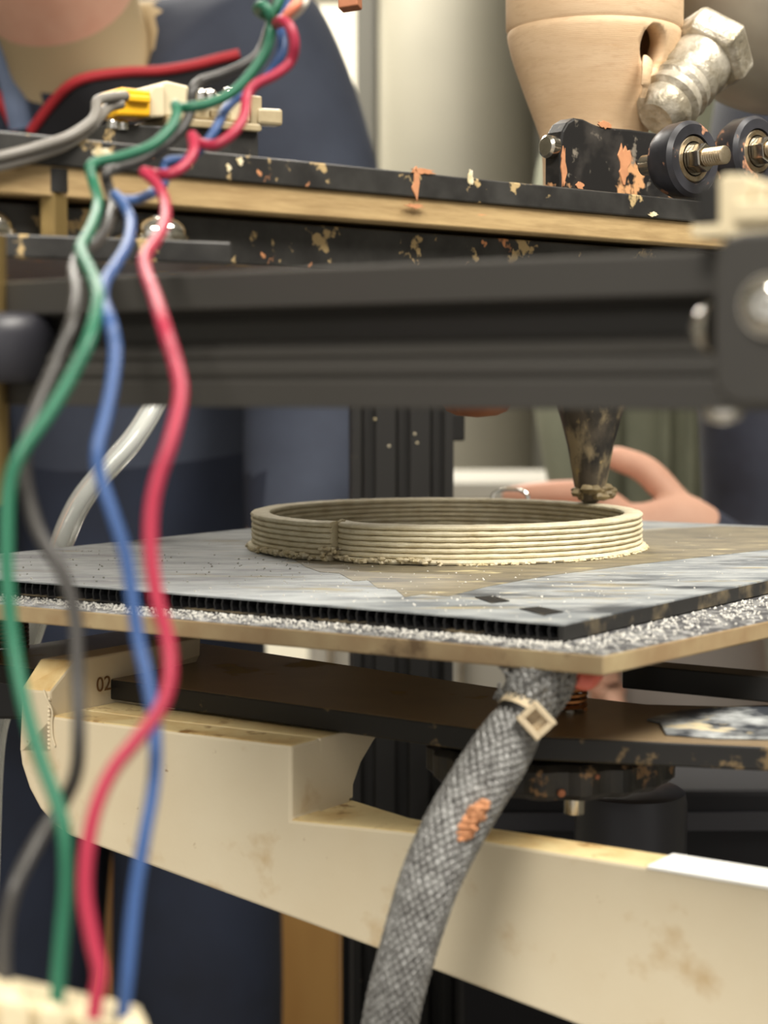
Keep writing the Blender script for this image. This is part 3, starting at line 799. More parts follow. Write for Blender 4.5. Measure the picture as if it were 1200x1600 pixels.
# wheel bracket: black plate with rounded shoulder standing on the head plate
br0 = P(876, 296, 690)
bpl = lambda px, py: PL(px, py, br0, CN)
bo_ = [(876, 306), (876, 225), (879, 205), (887, 191), (898, 184), (912, 186), (926, 193), (940, 198), (958, 200), (985, 202), (1012, 206), (1040, 210), (1100, 218), (1180, 228), (1225, 240), (1225, 330)]
brk = thing('wheel_bracket', V((br0.x, br0.y, Z_PT)), 'black clay-smeared bracket plate with a rounded shoulder on the head plate', 'bracket')
pts_ = [bpl(*q) for q in bo_]
for q in (pts_[0], pts_[-1]): q.z = Z_PT + 0.1
MB().prism(pts_, -CN * 9).obj('plate', 'bracket', brk, bevel=0.8)
p = bpl(866, 230) - CN * 4.5
MB().lathe([(4.6, 0), (4.6, 3.5), (3.6, 4.4)], bpl(877, 228) - CN * 4.5, -CD, n=20).obj('screw_head', 'steel', brk, smooth=True)
for px, py, rx, rz in ((880, 262, 2.0, 9), (975, 255, 4.2, 9), (944, 195, 5.0, 1.7), (905, 290, 2.4, 2)):
    c_ = bpl(px, py)
    ou = [(math.cos(a_ * 0.349) * rx * random.uniform(0.45, 1.1), math.sin(a_ * 0.349) * rz * random.uniform(0.55, 1.1)) for a_ in range(18)]
    MB().prism([c_ + CD * x + UP * max(y, Z_PT - c_.z + 0.3) - CN * 0.3 for x, y in ou], CN * 0.7).obj('clay_patch', 'orange_clay', brk, bevel=0.4)

def v_wheel(c, label, R=14.6, Wd=8.5):
    a_ = CN
    t = MB().lathe([(R * 0.60, -Wd), (R * 0.86, -Wd), (R * 0.98, -Wd * 0.55), (R * 0.98, -Wd * 0.2), (R, 0), (R, Wd * 0.35), (R * 0.9, Wd * 0.55), (R * 0.64, Wd * 0.55), (R * 0.64, Wd * 0.2), (R * 0.3, Wd * 0.2)], c, a_, n=56).obj('guide_wheel', 'wheel', brk, smooth=True, label=label)
    MB().lathe([(R * 0.46, 0), (R * 0.46, Wd * 0.5), (R * 0.58, Wd * 0.5), (R * 0.62, Wd * 0.42), (R * 0.62, 0)], c, a_, n=40).obj('bearing_outer_ring', 'worn_steel', t, smooth=True)
    MB().lathe([(R * 0.2, 0), (R * 0.2, Wd * 0.52), (R * 0.42, Wd * 0.52), (R * 0.42, 0)], c, a_, n=40).obj('bearing_inner_ring', 'steel', t, smooth=True)
    MB().lathe([(R * 0.28, -Wd - 13), (R * 0.28, -Wd)], c, a_, n=28).obj('spacer', 'steel', t, smooth=True)
    MB().lathe([(R * 0.38, Wd * 0.52), (R * 0.38, Wd * 0.52 + 6)], c, a_, n=6).obj('lock_nut', 'steel', t, bevel=0.5)
    th = [(R * 0.2, Wd * 0.5)]
    for i in range(9):
        th += [(R * 0.24, Wd * 0.52 + 6 + i * 1.1), (R * 0.19, Wd * 0.52 + 6.5 + i * 1.1)]
    MB().lathe(th, c, a_, n=20).obj('threaded_end', 'worn_steel', t, smooth=True)
wc = P(1072, 250, 672)
v_wheel(wc, 'black guide wheel with bearing and nut on the wheel bracket')
v_wheel(P(1172, 238, 725), 'black guide wheel cut by the right edge beside the tank')

# limit switch on the top plate
sw = PL(300, 225, edge_pt(300, 26) + V((0, 0, Z_PT)), CN)
sp_ = lambda px, py, off=26: PL(px, py, edge_pt(300, off) + V((0, 0, Z_PT)), CN)
swt = thing('limit_switch', V((sp_(300, 230).x, sp_(300, 230).y, Z_PT)), 'limit switch with cream socket and yellow plug on the black plate', 'switch')
def sbox(name, pxs, off, th, mat, bevel=0.5, parent=swt):
    return MB().prism([sp_(x, y, off) for x, y in pxs], -CN * th).obj(name, mat, parent, bevel=bevel)
b0 = [sp_(172, 192), sp_(404, 206), sp_(404, 240), sp_(172, 240)]
b0[2].z = b0[3].z = Z_PT + 0.1
MB().prism(b0, -CN * 22).obj('black_base', 'black_dirty', swt, bevel=0.5)
sbox('tan_shim', [(262, 182), (408, 194), (408, 206), (262, 196)], 24, 24, 'brown_tab')
sbox('socket', [(232, 143), (240, 133), (258, 131), (258, 183), (234, 184)], 24, 12, 'connector', 0.8)
sbox('switch_body', [(246, 130), (262, 126), (296, 134), (296, 187), (246, 180)], 26, 15, 'connector', 0.8)
sbox('rear_housing', [(296, 144), (320, 146), (352, 146), (392, 152), (392, 192), (296, 184)], 30, 14, 'connector', 0.8)
sbox('rear_slot', [(330, 172), (362, 176), (362, 186), (330, 182)], 29, 1.0, 'brown_tab', 0.2)
plug = sbox('yellow_plug', [(182, 140), (192, 136), (236, 141), (236, 182), (184, 180)], 22, 13, 'yellow', 0.8)
sbox('plug_latch', [(200, 147), (236, 150), (236, 161), (200, 158)], 20.5, 3, 'yellow', 0.5, plug)
sbox('wire_hole', [(183, 148), (198, 148), (198, 158), (183, 158)], 21.7, 1.5, 'black', 0.1, plug)
sbox('dark_lever', [(392, 148), (410, 150), (410, 205), (392, 203)], 34, 8, 'brown_tab', 0.6)
sbox('tab', [(404, 168), (443, 170), (443, 197), (404, 194)], 33, 5, 'brown_tab', 1.0)
for px, py in ((314, 143), (328, 143), (358, 140), (178, 188), (190, 190)):
    c_ = sp_(px, py + 3, 27)
    MB().lathe([(2.2, -2), (2.2, 0)] + dome(2.2, 1.4, 4)[1:], c_, UP, n=16).obj('screw', 'chrome', swt, smooth=True)

# hanging wood piece at the top edge
q = [P(516, -560, 600), P(550, -560, 600), P(559, 8, 600), P(528, 13, 600)]
o = MB().prism(q, V((1.5, 8, 0))).obj('wooden_strut', 'terracotta', bevel=0.5)
tag(o, 'end of an orange brown wooden strut hanging in from the top edge', 'strut')

# ================================================================== GANTRY PROFILE
g1 = P(1000, 395, 333)
GZ1 = g1.z; GZ0 = GZ1 - 30
gb = V((-NF.x, -NF.y, 0))              # away from camera
ga0 = g1 + AL * 175; ga1 = g1 + AR * 175
def prof_pt(o_, y, z): return V((o_.x, o_.y, 0)) + gb * y + V((0, 0, GZ0 + z))
pf = [(0, 0), (0, 10.4), (1.6, 11), (1.6, 7), (5.8, 7), (9, 10.5), (9, 19.5), (5.8, 23), (1.6, 23), (1.6, 19), (0, 19.6), (0, 30), (30, 30), (30, 0)]
pf = [(0, 0), (0, 5.4), (0.7, 5.8), (0.7, 6.6), (0, 7.0), (0, 9.2), (1.2, 9.8), (1.2, 10.6), (0.4, 11.2), (2.4, 12.6), (7.5, 12.6), (9.5, 15), (9.5, 19), (7.5, 21.2), (2.4, 21.2), (0.4, 21.6), (0, 22.0), (0, 29.3), (0.7, 30), (29.3, 30), (30, 29.3), (30, 0)]
gan = thing('gantry_profile', V((g1.x, g1.y, GZ0)), 'wide black slotted aluminium profile crossing in front of the print head', 'profile')
MB().prism([prof_pt(ga1, *q) for q in pf], ga0 - ga1).obj('profile_bar', 'anod', gan, bevel=0.25)
MB().prism([prof_pt(ga0, y, z) for y, z in ((-0.2, -0.2), (-0.2, 30.2), (30.2, 30.2), (30.2, -0.2))], AL * 3).obj('end_cap', 'black', gan, bevel=0.8)
# corner bracket plate at the right
k0 = P(1112, 500, 298)
def kpl(px, py): return PL(px, py, k0, NF)
kq = [(1112, 420), (1118, 392), (1132, 372), (1160, 362), (1330, 350), (1330, 640), (1150, 634), (1126, 622), (1113, 598)]
cbk = thing('corner_bracket', V((k0.x, k0.y, kpl(1150, 634).z)), 'rounded black corner plate bolted over the end of the gantry profile', 'bracket')
kp_ = [kpl(*q) for q in kq]
gap = (V((g1.x, g1.y, 0)) - V((k0.x, k0.y, 0))).dot(gb)
MB().prism(kp_, gb * max(gap - 0.2, 3)).obj('corner_plate', 'anod', cbk, bevel=1.0)
dome_bolt(kpl(1205, 478), NF, 4.9, 3.2, 'silver dome bolt on the corner plate at the right edge')
c_ = PL(1104, 512, k0 + gb * 3, NF)
dome_bolt(c_ + AR * 1.0, AL, 3.7, 3.0, 'silver dome bolt peeping out beside the corner plate')
c_ = kpl(1116, 630) + gb * 4
dome_bolt(V((c_.x, c_.y, GZ0 + 0.5)), V((0, 0, -1)), 3.4, 2.2, 'silver dome bolt under the gantry profile')
ux = g1 + AR * 190.5 + gb * 15
o = MB().box(V((ux.x, ux.y, (TZ + GZ1 + 40) / 2)), AR * 15, gb * 15, V((0, 0, (GZ1 + 40 - TZ) / 2))).obj('front_upright', 'anod', bevel=1)
tag(o, 'black upright carrying the right end of the gantry profile', 'post')
# cream connector on top of the profile
cq = lambda px, py: PL(px, py, P(1100, 350, 318), NF)
cn = thing('cream_connector', V((cq(1130, 368).x, cq(1130, 368).y, cq(1130, 368).z)), 'cream plug housing on top of the gantry profile at the right edge', 'connector')
MB().prism([cq(1076, 352), cq(1290, 338), cq(1290, 366), cq(1080, 372)], gb * 10).obj('base_strip', 'connector', cn, bevel=0.6)
for i, (xa_, xb_, ya, yb_) in enumerate(((1122, 1172, 272, 356), (1176, 1200, 282, 352), (1204, 1260, 276, 350))):
    MB().prism([cq(xa_, ya + 6), cq(xa_ + 8, ya), cq(xb_ - 6, ya), cq(xb_, ya + 6), cq(xb_, yb_), cq(xa_, yb_)], gb * 9).obj('socket', 'connector', cn, bevel=0.8)
MB().prism([cq(1150, 315), cq(1230, 312), cq(1230, 345), cq(1150, 348)], -gb * 1.6).obj('latch', 'connector', cn, bevel=0.5)
MB().prism([cq(1088, 288), cq(1122, 284), cq(1122, 350), cq(1088, 352)], gb * 8).obj('black_clip', 'black', cn, bevel=0.5)

# lead screw and thumb nut at the left edge
ls = P(-14, 540, 420)
t = thing('lead_screw', V((ls.x, ls.y, GZ0 - 12)), 'brass lead screw with dark knob at the left edge', 'screw')
MB().lathe([(4.0, 40), (4.0, 105)], V((ls.x, ls.y, 0)), UP, n=24).obj('rod', 'brass', t, smooth=True)
za, zb = P(0, 598, 420).z, P(0, 490, 420).z
MB().lathe([(13.5, za), (15.2, za + 2), (15.8, zb - 5), (14.5, zb - 1.5), (12, zb)], V((ls.x, ls.y, 0)), UP, n=40).obj('thumb_nut', 'slate', t, smooth=True)

# ================================================================== REAR POST, BASE, TUBE
pp = P(630, 700, 995)
post = thing('upright_post', V((pp.x, pp.y, TZ)), 'tall black slotted upright post behind the bed', 'post')
hw, dp = 29.5, 20.0
pr2 = [(-hw, 0)]
for c_ in (-20, 0, 20):
    pr2 += [(c_ - 4.6, 0), (c_ - 3.1, 1.8), (c_ - 3.1, 2.4), (c_ - 5.5, 2.4), (c_ - 3, 6.2), (c_ + 3, 6.2), (c_ + 5.5, 2.4), (c_ + 3.1, 2.4), (c_ + 3.1, 1.8), (c_ + 4.6, 0)]
pr2 += [(hw, 0), (hw, dp), (-hw, dp)]
rz = math.radians(7)
px_, py_ = V((math.cos(rz), math.sin(rz), 0)), V((-math.sin(rz), math.cos(rz), 0))
MB().prism([V((pp.x, pp.y, TZ)) + px_ * x + py_ * y for x, y in pr2], V((0, 0, 470))).obj('profile_bar', 'anod_dirty', post, bevel=0.3)
q = P(712, 668, 990)
MB().box(V((pp.x, pp.y, q.z)) + px_ * (hw + 2.5) + py_ * 8, px_ * 4, py_ * 8, V((0, 0, 8))).obj('stop_clip', 'black', post, bevel=1)
for px, py in ((648, 678), (652, 692), (608, 697), (586, 655)):
    c_ = PL(px, py, V((pp.x, pp.y, 0)), -py_)
    MB().lathe(dome(0.8, 0.5, 3), c_, -py_, n=8).obj('clay_speck', 'clay_lump', post, smooth=True)
# second short post further left-bottom, printer base box, canister
bx0, bx1 = P(725, 1300, 880).x, P(1500, 1300, 880).x
t = thing('control_box', V(((bx0 + bx1) / 2, 960, TZ)), 'black control box behind and below the cream arm', 'box')
ztop = P(1000, 1235, 880).z
MB().box(V(((bx0 + bx1) / 2, 955, (TZ + ztop) / 2)), V(((bx1 - bx0) / 2, 0, 0)), V((0, 75, 0)), V((0, 0, (ztop - TZ) / 2))).obj('case', 'ink', t, bevel=3)
for i in range(6):
    MB().box(V((bx1 - 40, 879.5, TZ + 40 + i * 9)), V((22, 0, 0)), V((0, 0.8, 0)), V((0, 0, 1.6))).obj('vent_slat', 'black', t)
MB().box(V(((bx0 + bx1) / 2, 880, ztop - 16)), V(((bx1 - bx0) / 2 - 4, 0, 0)), V((0, 2, 0)), V((0, 0, 5))).obj('trim_strip', 'slate', t, bevel=0.5)
cc = P(985, 1300, 760)
zt_ = P(985, 1248, 740).z
o_ = thing('dark_canister', V((cc.x, cc.y, TZ)), 'dark slate round canister behind the cream arm, below the knob', 'canister')
MB().lathe([(24, TZ), (25, TZ + 3), (25, zt_ - 6), (24, zt_ - 1.5), (22, zt_)], V((cc.x, cc.y, 0)), UP, n=48).obj('can', 'slate', o_, smooth=True)
# dark frame rail along the table behind the arm's left part
r0, r1 = P(535, 1500, 1030), P(720, 1500, 1030)
MBx = MB().box(V(((r0.x + r1.x) / 2, 1040, (TZ - 170) / 2)), V(((r1.x - r0.x) / 2, 0, 0)), V((0, 15, 0)), V((0, 0, (-170 - TZ) / 2)))
o = MBx.obj('rear_panel', 'ink', bevel=1); tag(o, 'black panel at the foot of the upright post', 'panel')
# stand of the carriage: dark block at the left
q0 = P(-30, 1090, 720)
o = MB().box(V((q0.x, q0.y, (q0.z + 12 + CB) / 2 - 8)), V((26, 0, 0)), V((0, 12, 0)), V((0, 0, 14))).obj('bearing_block', 'black', bevel=1.5)
tag(o, 'black bearing block at the left edge behind the cream arm', 'bearing')
tp = catmull([P(262, 585, 840), P(236, 642, 830), P(205, 690, 815), P(160, 740, 800), P(122, 790, 790), P(93, 856, 782), P(68, 930, 776), P(50, 985, 772), P(20, 1070, 770), P(-10, 1160, 770), P(-20, 1400, 770)], 8)
t = thing('clear_hose', V((tp[-1].x, tp[-1].y, tp[-1].z)), 'clear plastic hose bending down behind the left of the bed', 'hose')
MB().tube(tp, 5.4, 20).obj('hose_wall', 'tube', t, smooth=True)
MB().tube(tp, 2.2, 14).obj('highlight_core', mk('milky_core', (232, 234, 226), 0.25, trans=0.2), t, smooth=True)  # core painted white for the highlights of the clear hose

# ================================================================== BRAIDED CABLE
cpx = [(852, 1036, 497, 50), (846, 1060, 494, 53), (832, 1090, 490, 47), (815, 1120, 487, 38), (797, 1150, 484, 44), (776, 1185, 480, 48), (741, 1240, 475, 49), (704, 1305, 470, 49), (674, 1370, 467, 47), (652, 1435, 466, 45), (633, 1500, 466, 43.5), (617, 1560, 468, 43.5), (606, 1620, 472, 43), (598, 1690, 480, 42), (600, 1800, 500, 42)]
cp = [P(x, y, d) for x, y, d, r in cpx]
path = catmull(cp, 14)
rads = catmull([V((r * d / F, 0, 0)) for x, y, d, r in cpx], 14)
rads = [q.x for q in rads]
# continue to the table
last = path[-1]
more = catmull([last, last + V((8, 20, -70)), V((last.x + 40, last.y + 90, TZ + 14)), V((last.x + 120, last.y + 160, TZ + 9))], 14)[1:]
path += more; rads += [rads[-1]] * len(more)
cable = thing('braided_cable', V((path[-1].x, path[-1].y, TZ)), 'thick grey braided cable sleeve hanging from the bed corner', 'cable')
MB().tube(path, [r * 0.86 for r in rads], 20).obj('core', 'braid_core', cable, smooth=True)
# resample and build the yarns
L = [0.0]
for i in range(1, len(path)): L.append(L[-1] + (path[i] - path[i - 1]).length)
def samp(s):
    s = max(0, min(L[-1] - 1e-4, s))
    lo_, hi_ = 0, len(L) - 1
    while hi_ - lo_ > 1:
        m_ = (lo_ + hi_) // 2
        if L[m_] <= s: lo_ = m_
        else: hi_ = m_
    f = (s - L[lo_]) / max(1e-9, L[hi_] - L[lo_])
    return path[lo_].lerp(path[hi_], f), rads[lo_] * (1 - f) + rads[hi_] * f
NY, pitch, step = 20, 60.0, 0.4
vis = 225.0
fr = []
u = None
k = 0
while k * step < vis:
    p, r = samp(k * step); p2, _ = samp(k * step + 1)
    t_ = (p2 - p).normalized()
    if u is None: u = t_.orthogonal().normalized()
    u = (u - t_ * u.dot(t_)).normalized()
    fr.append((p, u.copy(), t_.cross(u), r)); k += 1
mb = MB()
for sgn in (1, -1):
    for s_ in range(NY):
        vs, fs = [], []
        wob = random.uniform(0, 6)
        for k, (p, u_, w_, r) in enumerate(fr):
            s = k * step
            a_ = 2 * math.pi * (s_ / NY + sgn * s / pitch) + 0.03 * math.sin(s * 0.5 + wob)
            kk = 2 * NY * s / pitch
            ph = math.pi * kk + (0 if sgn > 0 else math.pi)
            rad = u_ * math.cos(a_) + w_ * math.sin(a_)
            tan = w_ * math.cos(a_) - u_ * math.sin(a_)
            side = (tan * math.cos(0.75) - sgn * u_.cross(w_) * math.sin(0.75))
            c_ = p + rad * (r * 0.95 + 0.42 * math.cos(ph))
            wd = 0.92 * (1 + 0.18 * math.sin(s * 1.7 + wob * 3))
            for j in range(6):
                b2 = 2 * math.pi * j / 6
                vs.append(c_ + side * math.cos(b2) * wd + rad * math.sin(b2) * 0.5)
        for i in range(len(fr) - 1):
            for j in range(6):
                fs.append((i * 6 + j, i * 6 + (j + 1) % 6, (i + 1) * 6 + (j + 1) % 6, (i + 1) * 6 + j))
        mb.add(vs, fs)
mb.obj('braid', 'braid', cable, smooth=True, kind='stuff', label='woven grey yarns')
# frayed top
mb = MB()
for i in range(90):
    p, r = samp(random.uniform(2, 17)); p2, _ = samp(8)
    a_ = random.uniform(0, 6.28)
    t_ = (cp[1] - cp[0]).normalized(); u_ = t_.orthogonal().normalized(); w_ = t_.cross(u_)
    d_ = u_ * math.cos(a_) + w_ * math.sin(a_)
    q0 = p + d_ * r * 0.95
    q1 = q0 + V((random.uniform(-2.5, 2.5), random.uniform(-2, 2), random.uniform(1, 4.5)))
    q2 = q1 + V((random.uniform(-2.5, 2.5), random.uniform(-1.5, 1.5), random.uniform(-1.5, 2.0)))
    if max(q1.z, q2.z) > PB - 0.4: q1.z = min(q1.z, PB - 0.5); q2.z = min(q2.z, PB - 0.5)
    mb.tube(catmull([q0, q1, q2], 4), 0.42, 5)
mb.obj('frayed_yarn', 'braid', cable, smooth=True, kind='stuff', label='frayed yarn ends at the top')
# dried orange clay on the sleeve
pts_ = []
mb = MB()
for px, py, rr in ((752, 1260, 2.2), (745, 1268, 2.6), (736, 1280, 2.6), (740, 1272, 2.4), (730, 1290, 2.5), (724, 1300, 2.3), (720, 1310, 1.9), (716, 1318, 1.4), (748, 1276, 2.0), (734, 1294, 2.2), (728, 1306, 2.0), (756, 1254, 1.6)):
    blob(mb, P(px, py, 463.2), rr * 1.1)
mb.obj('orange_clay_patch', 'orange_clay', cable, smooth=True, label='smear of dried orange clay')
# cable tie
i_ = min(range(len(path)), key=lambda i: (path[i] - P(815, 1120, 487)).length)
tp_, tr_ = path[i_], rads[i_]
ta_ = (path[i_ + 3] - path[i_ - 3]).normalized()
tie = thing('cable_tie', tp_, 'cream cable tie cinched round the braided cable', 'cable tie')
MB().lathe([(tr_ * 0.9, -2.4), (tr_ * 1.08, -2.4), (tr_ * 1.08, 2.4), (tr_ * 0.9, 2.4)], tp_, ta_, n=36).obj('strap', 'black', tie, smooth=True)
MB().lathe([(tr_ * 0.9, -3.2), (tr_ * 1.12, -3.2), (tr_ * 1.12, -0.4), (tr_ * 0.9, -0.4)], tp_, ta_, n=36).obj('upper_band', 'tie', tie, smooth=True)
hc = P(838, 1126, 477)
hx = (P(850, 1140, 477) - P(828, 1116, 477)).normalized(); hn = (O - hc).normalized(); hx = (hx - hn * hx.dot(hn)).normalized(); hy = hn.cross(hx)
fr_ = MB()
for (dx, dy, sx, sy) in ((0, 2.9, 4.3, 0.9), (0, -2.9, 4.3, 0.9), (-3.4, 0, 0.9, 2.1), (3.4, 0, 0.9, 2.1)):
    fr_.box(hc + hx * dx + hy * dy, hx * sx, hy * sy, hn * 2.6)
fr_.box(hc - hn * 2.0, hx * 4, hy * 3.4, hn * 0.6)
fr_.box(hc + hx * 1.4 - hn * 0.2, hx * 1.2, hy * 1.9, hn * 0.8)
fr_.obj('tie_head', 'tie', tie, bevel=0.35)
# red shrink-wrapped wire end beside the fray
rp = catmull([P(872, 1052, 500), P(893, 1058, 500), P(912, 1064, 501), P(922, 1060, 502), P(930, 1050, 505)], 6)
t = thing('red_wire_end', rp[0], 'salmon red wire end poking out beside the frayed sleeve', 'wire')
MB().tube(rp, [2.0] * 8 + [2.9] * (len(rp) - 8), 14).obj('shrink_sleeve', 'heat_red', t, smooth=True)

# ================================================================== WIRES
def dep(y):
    k_ = [(-80, 470), (150, 450), (300, 425), (400, 375), (500, 335), (700, 320), (1000, 312), (1300, 300), (1600, 292)]
    for (a0, d0), (a1, d1) in zip(k_, k_[1:]):
        if y <= a1: return d0 + (d1 - d0) * max(0, (y - a0)) / (a1 - a0)
    return k_[-1][1]
def wire(name, mat, pts, r, label, dd=0.0, cat='wire', group='coloured wires in the foreground', n=8):
    p = catmull([P(q[0], q[1], dep(q[1]) + dd + (q[2] if len(q) > 2 else 0)) for q in pts], n)
    o = MB().tube(p, r, 14).obj(name, mat, smooth=True)
    return tag(o, label, cat, group)
wire('red_wire', 'red', [(478, -50), (462, 5, 10), (446, 30, 10), (432, 38, 4), (440, 32, -4), (453, 42, -6), (460, 68, -4), (454, 96), (430, 117), (400, 132), (386, 150), (381, 182), (364, 208), (338, 226, 2), (312, 224, 6), (300, 212, 4), (303, 234), (290, 257), (266, 272), (242, 272, 6), (225, 269, 2), (245, 288), (258, 316), (257, 350), (243, 376), (226, 402), (229, 428), (241, 460), (257, 512), (275, 570), (282, 618), (267, 688), (246, 750), (236, 805), (236, 870), (246, 940), (262, 1000), (265, 1058), (250, 1108), (214, 1156), (176, 1204), (150, 1262), (136, 1330), (133, 1400), (145, 1470), (156, 1520), (150, 1560), (146, 1592)], 1.35, 'bright red wire winding down the left foreground', -4)
wire('blue_wire', 'blue', [(470, -50, 12), (444, 20, 12), (434, 30, 12), (441, 60, 8), (436, 92, 8), (412, 126, 12), (372, 152, 14), (352, 172, 6), (340, 196, 4), (325, 220, 6), (296, 247, 12), (264, 252, 12), (257, 264, 14), (256, 286, 14), (240, 300, 10), (214, 312, 4), (190, 312), (180, 304, -2), (194, 322), (204, 346), (199, 381), (180, 415), (164, 440), (160, 466), (172, 502), (180, 546), (175, 602), (165, 650), (153, 700), (156, 742), (176, 802), (195, 862), (206, 930), (216, 1000), (230, 1060), (240, 1120), (243, 1180), (238, 1240), (225, 1312), (211, 1400), (201, 1500), (192, 1580), (190, 1612)], 1.28, 'blue wire hanging between the red and green wires', 4)
wire('green_wire', 'green', [(452, -50, 8), (436, 2, 8), (424, 24, 10), (410, 22, 12), (402, 14, 4), (410, 8, -4), (421, 20, -4), (424, 44), (416, 78), (394, 112), (366, 142), (332, 160), (300, 167), (281, 168, 4), (274, 164, 2), (276, 178), (265, 202), (236, 228), (192, 244), (152, 253), (141, 262, -2), (146, 286), (153, 312), (149, 338), (138, 364), (126, 388), (133, 408), (148, 440), (153, 472), (139, 530), (110, 590), (74, 650), (34, 706), (14, 760), (10, 850), (12, 922), (20, 1000), (36, 1090), (62, 1182), (90, 1258), (102, 1312), (104, 1382), (98, 1452), (92, 1520), (88, 1585)], 1.35, 'green wire nearest the left edge, curling from the top', 0)
wire('black_wire', 'grey_wire', [(440, -50, 18), (428, 10, 18), (418, 50, 14), (404, 84, 10), (376, 104, 8), (342, 118, 6), (314, 127, 4), (301, 142), (298, 172, 4), (284, 202, 6), (254, 230, 6), (218, 252, 6), (182, 263, 6), (166, 272, 4), (170, 294, 8), (176, 320, 8), (166, 358, 8), (146, 384, 8), (122, 402, 4), (115, 426), (120, 460), (111, 510, 4), (86, 570, 4), (56, 640), (38, 700), (40, 760), (60, 830), (96, 892), (117, 962), (121, 1050), (123, 1150), (118, 1210, 4), (96, 1258, 8), (60, 1312, 6), (25, 1382), (8, 1452), (6, 1520), (16, 1590)], 1.35, 'thin dark grey wire twisting round the green wire', 6)
wire('grey_lead', 'grey_pair', [(196, 150, 55), (172, 152, 48), (152, 158, 44), (150, 176, 42), (140, 192, 40), (105, 214, 36), (50, 232, 34), (-10, 247, 30), (-80, 262, 30)], 1.5, 'upper grey lead running left from the yellow plug', 0, group='grey leads of the switch')
wire('grey_lead', 'grey_pair', [(190, 162, 55), (170, 168, 52), (154, 184, 46), (140, 200, 44), (104, 226, 40), (50, 246, 38), (-10, 262, 34), (-80, 280, 34)], 1.5, 'lower grey lead running left from the yellow plug', 0, group='grey leads of the switch')
wire('salmon_wire', 'orange_wire', [(440, 36, 6), (448, 24, 2), (458, 12), (466, 0), (476, -40)], 1.3, 'short salmon wire in the bundle at the top', -4)
wire('white_wire', 'white_wire', [(452, 28, 8), (462, 20, 4), (472, 8), (478, -6), (486, -40)], 1.3, 'short white wire in the bundle at the top', -2)
# terminal block in the lower left corner
tb0 = P(0, 1560, 290)
tbx = lambda px, py: PL(px, py, tb0, V((0.25, -0.968, 0)))
tb = thing('terminal_block', tbx(100, 1720), 'cream terminal block receiving the wires at the lower left corner', 'connector')
tbk = V((-0.25, 0.968, 0))
MB().prism([tbx(-120, 1532), tbx(0, 1556), tbx(232, 1606), tbx(232, 1760), tbx(-120, 1760)], tbk * 12).obj('housing', 'connector', tb, bevel=1.0)
for i in range(5):
    xa_ = -66 + i * 62
    y_ = 1545 + (xa_ + 66) * 0.205
    c_ = [tbx(xa_, y_ - 4), tbx(xa_ + 28, y_ - 9), tbx(xa_ + 50, y_ + 4), tbx(xa_ + 54, y_ + 80), tbx(xa_, y_ + 80)]
    MB().prism([p - tbk * 2.5 for p in c_], tbk * 8).obj('socket', 'connector', tb, bevel=1.2)

# ================================================================== PEOPLE
def hand_graph(add, wrist_id, wpos, fdir, pnorm, curl=0.25, scale=1.0, thumb_side=1):
    """palm and five separate fingers, rooted at the wrist vertex"""
    f = V(fdir).normalized(); n_ = V(pnorm); n_ = (n_ - f * n_.dot(f)).normalized(); s_ = f.cross(n_) * thumb_side
    k = scale
    palm = add(wpos + f * 42 * k, (30 * k, 16 * k), wrist_id)
    for j, (off, ln) in enumerate(((26, 74), (9, 82), (-9, 77), (-25, 60))):
        b0 = wpos + f * 84 * k + s_ * off * k
        kn_ = add(b0, (10.5 * k, 10.5 * k), palm)
        d_ = f
        p_ = b0
        prev = kn_
        for seg in range(3):
            d_ = (d_ * math.cos(curl) + n_ * math.sin(curl)).normalized()
            p_ = p_ + d_ * ln * k * (0.45, 0.31, 0.24)[seg] * 0.98
            prev = add(p_, ((9.2, 8.4, 7.2)[seg] * k,) * 2, prev)
    t0 = add(wpos + f * 24 * k + s_ * 26 * k, (13 * k, 13 * k), palm)
    td = (f * 0.66 + s_ * 0.72 + n_ * 0.2).normalized()
    t1 = add(wpos + f * 24 * k + s_ * 26 * k + td * 34 * k, (11 * k, 11 * k), t0)
    td2 = (f * 0.9 + s_ * 0.3 + n_ * 0.25).normalized()
    p_ = wpos + f * 24 * k + s_ * 26 * k + td * 34 * k + td2 * 30 * k
    add(p_, (9 * k, 9 * k), t1)

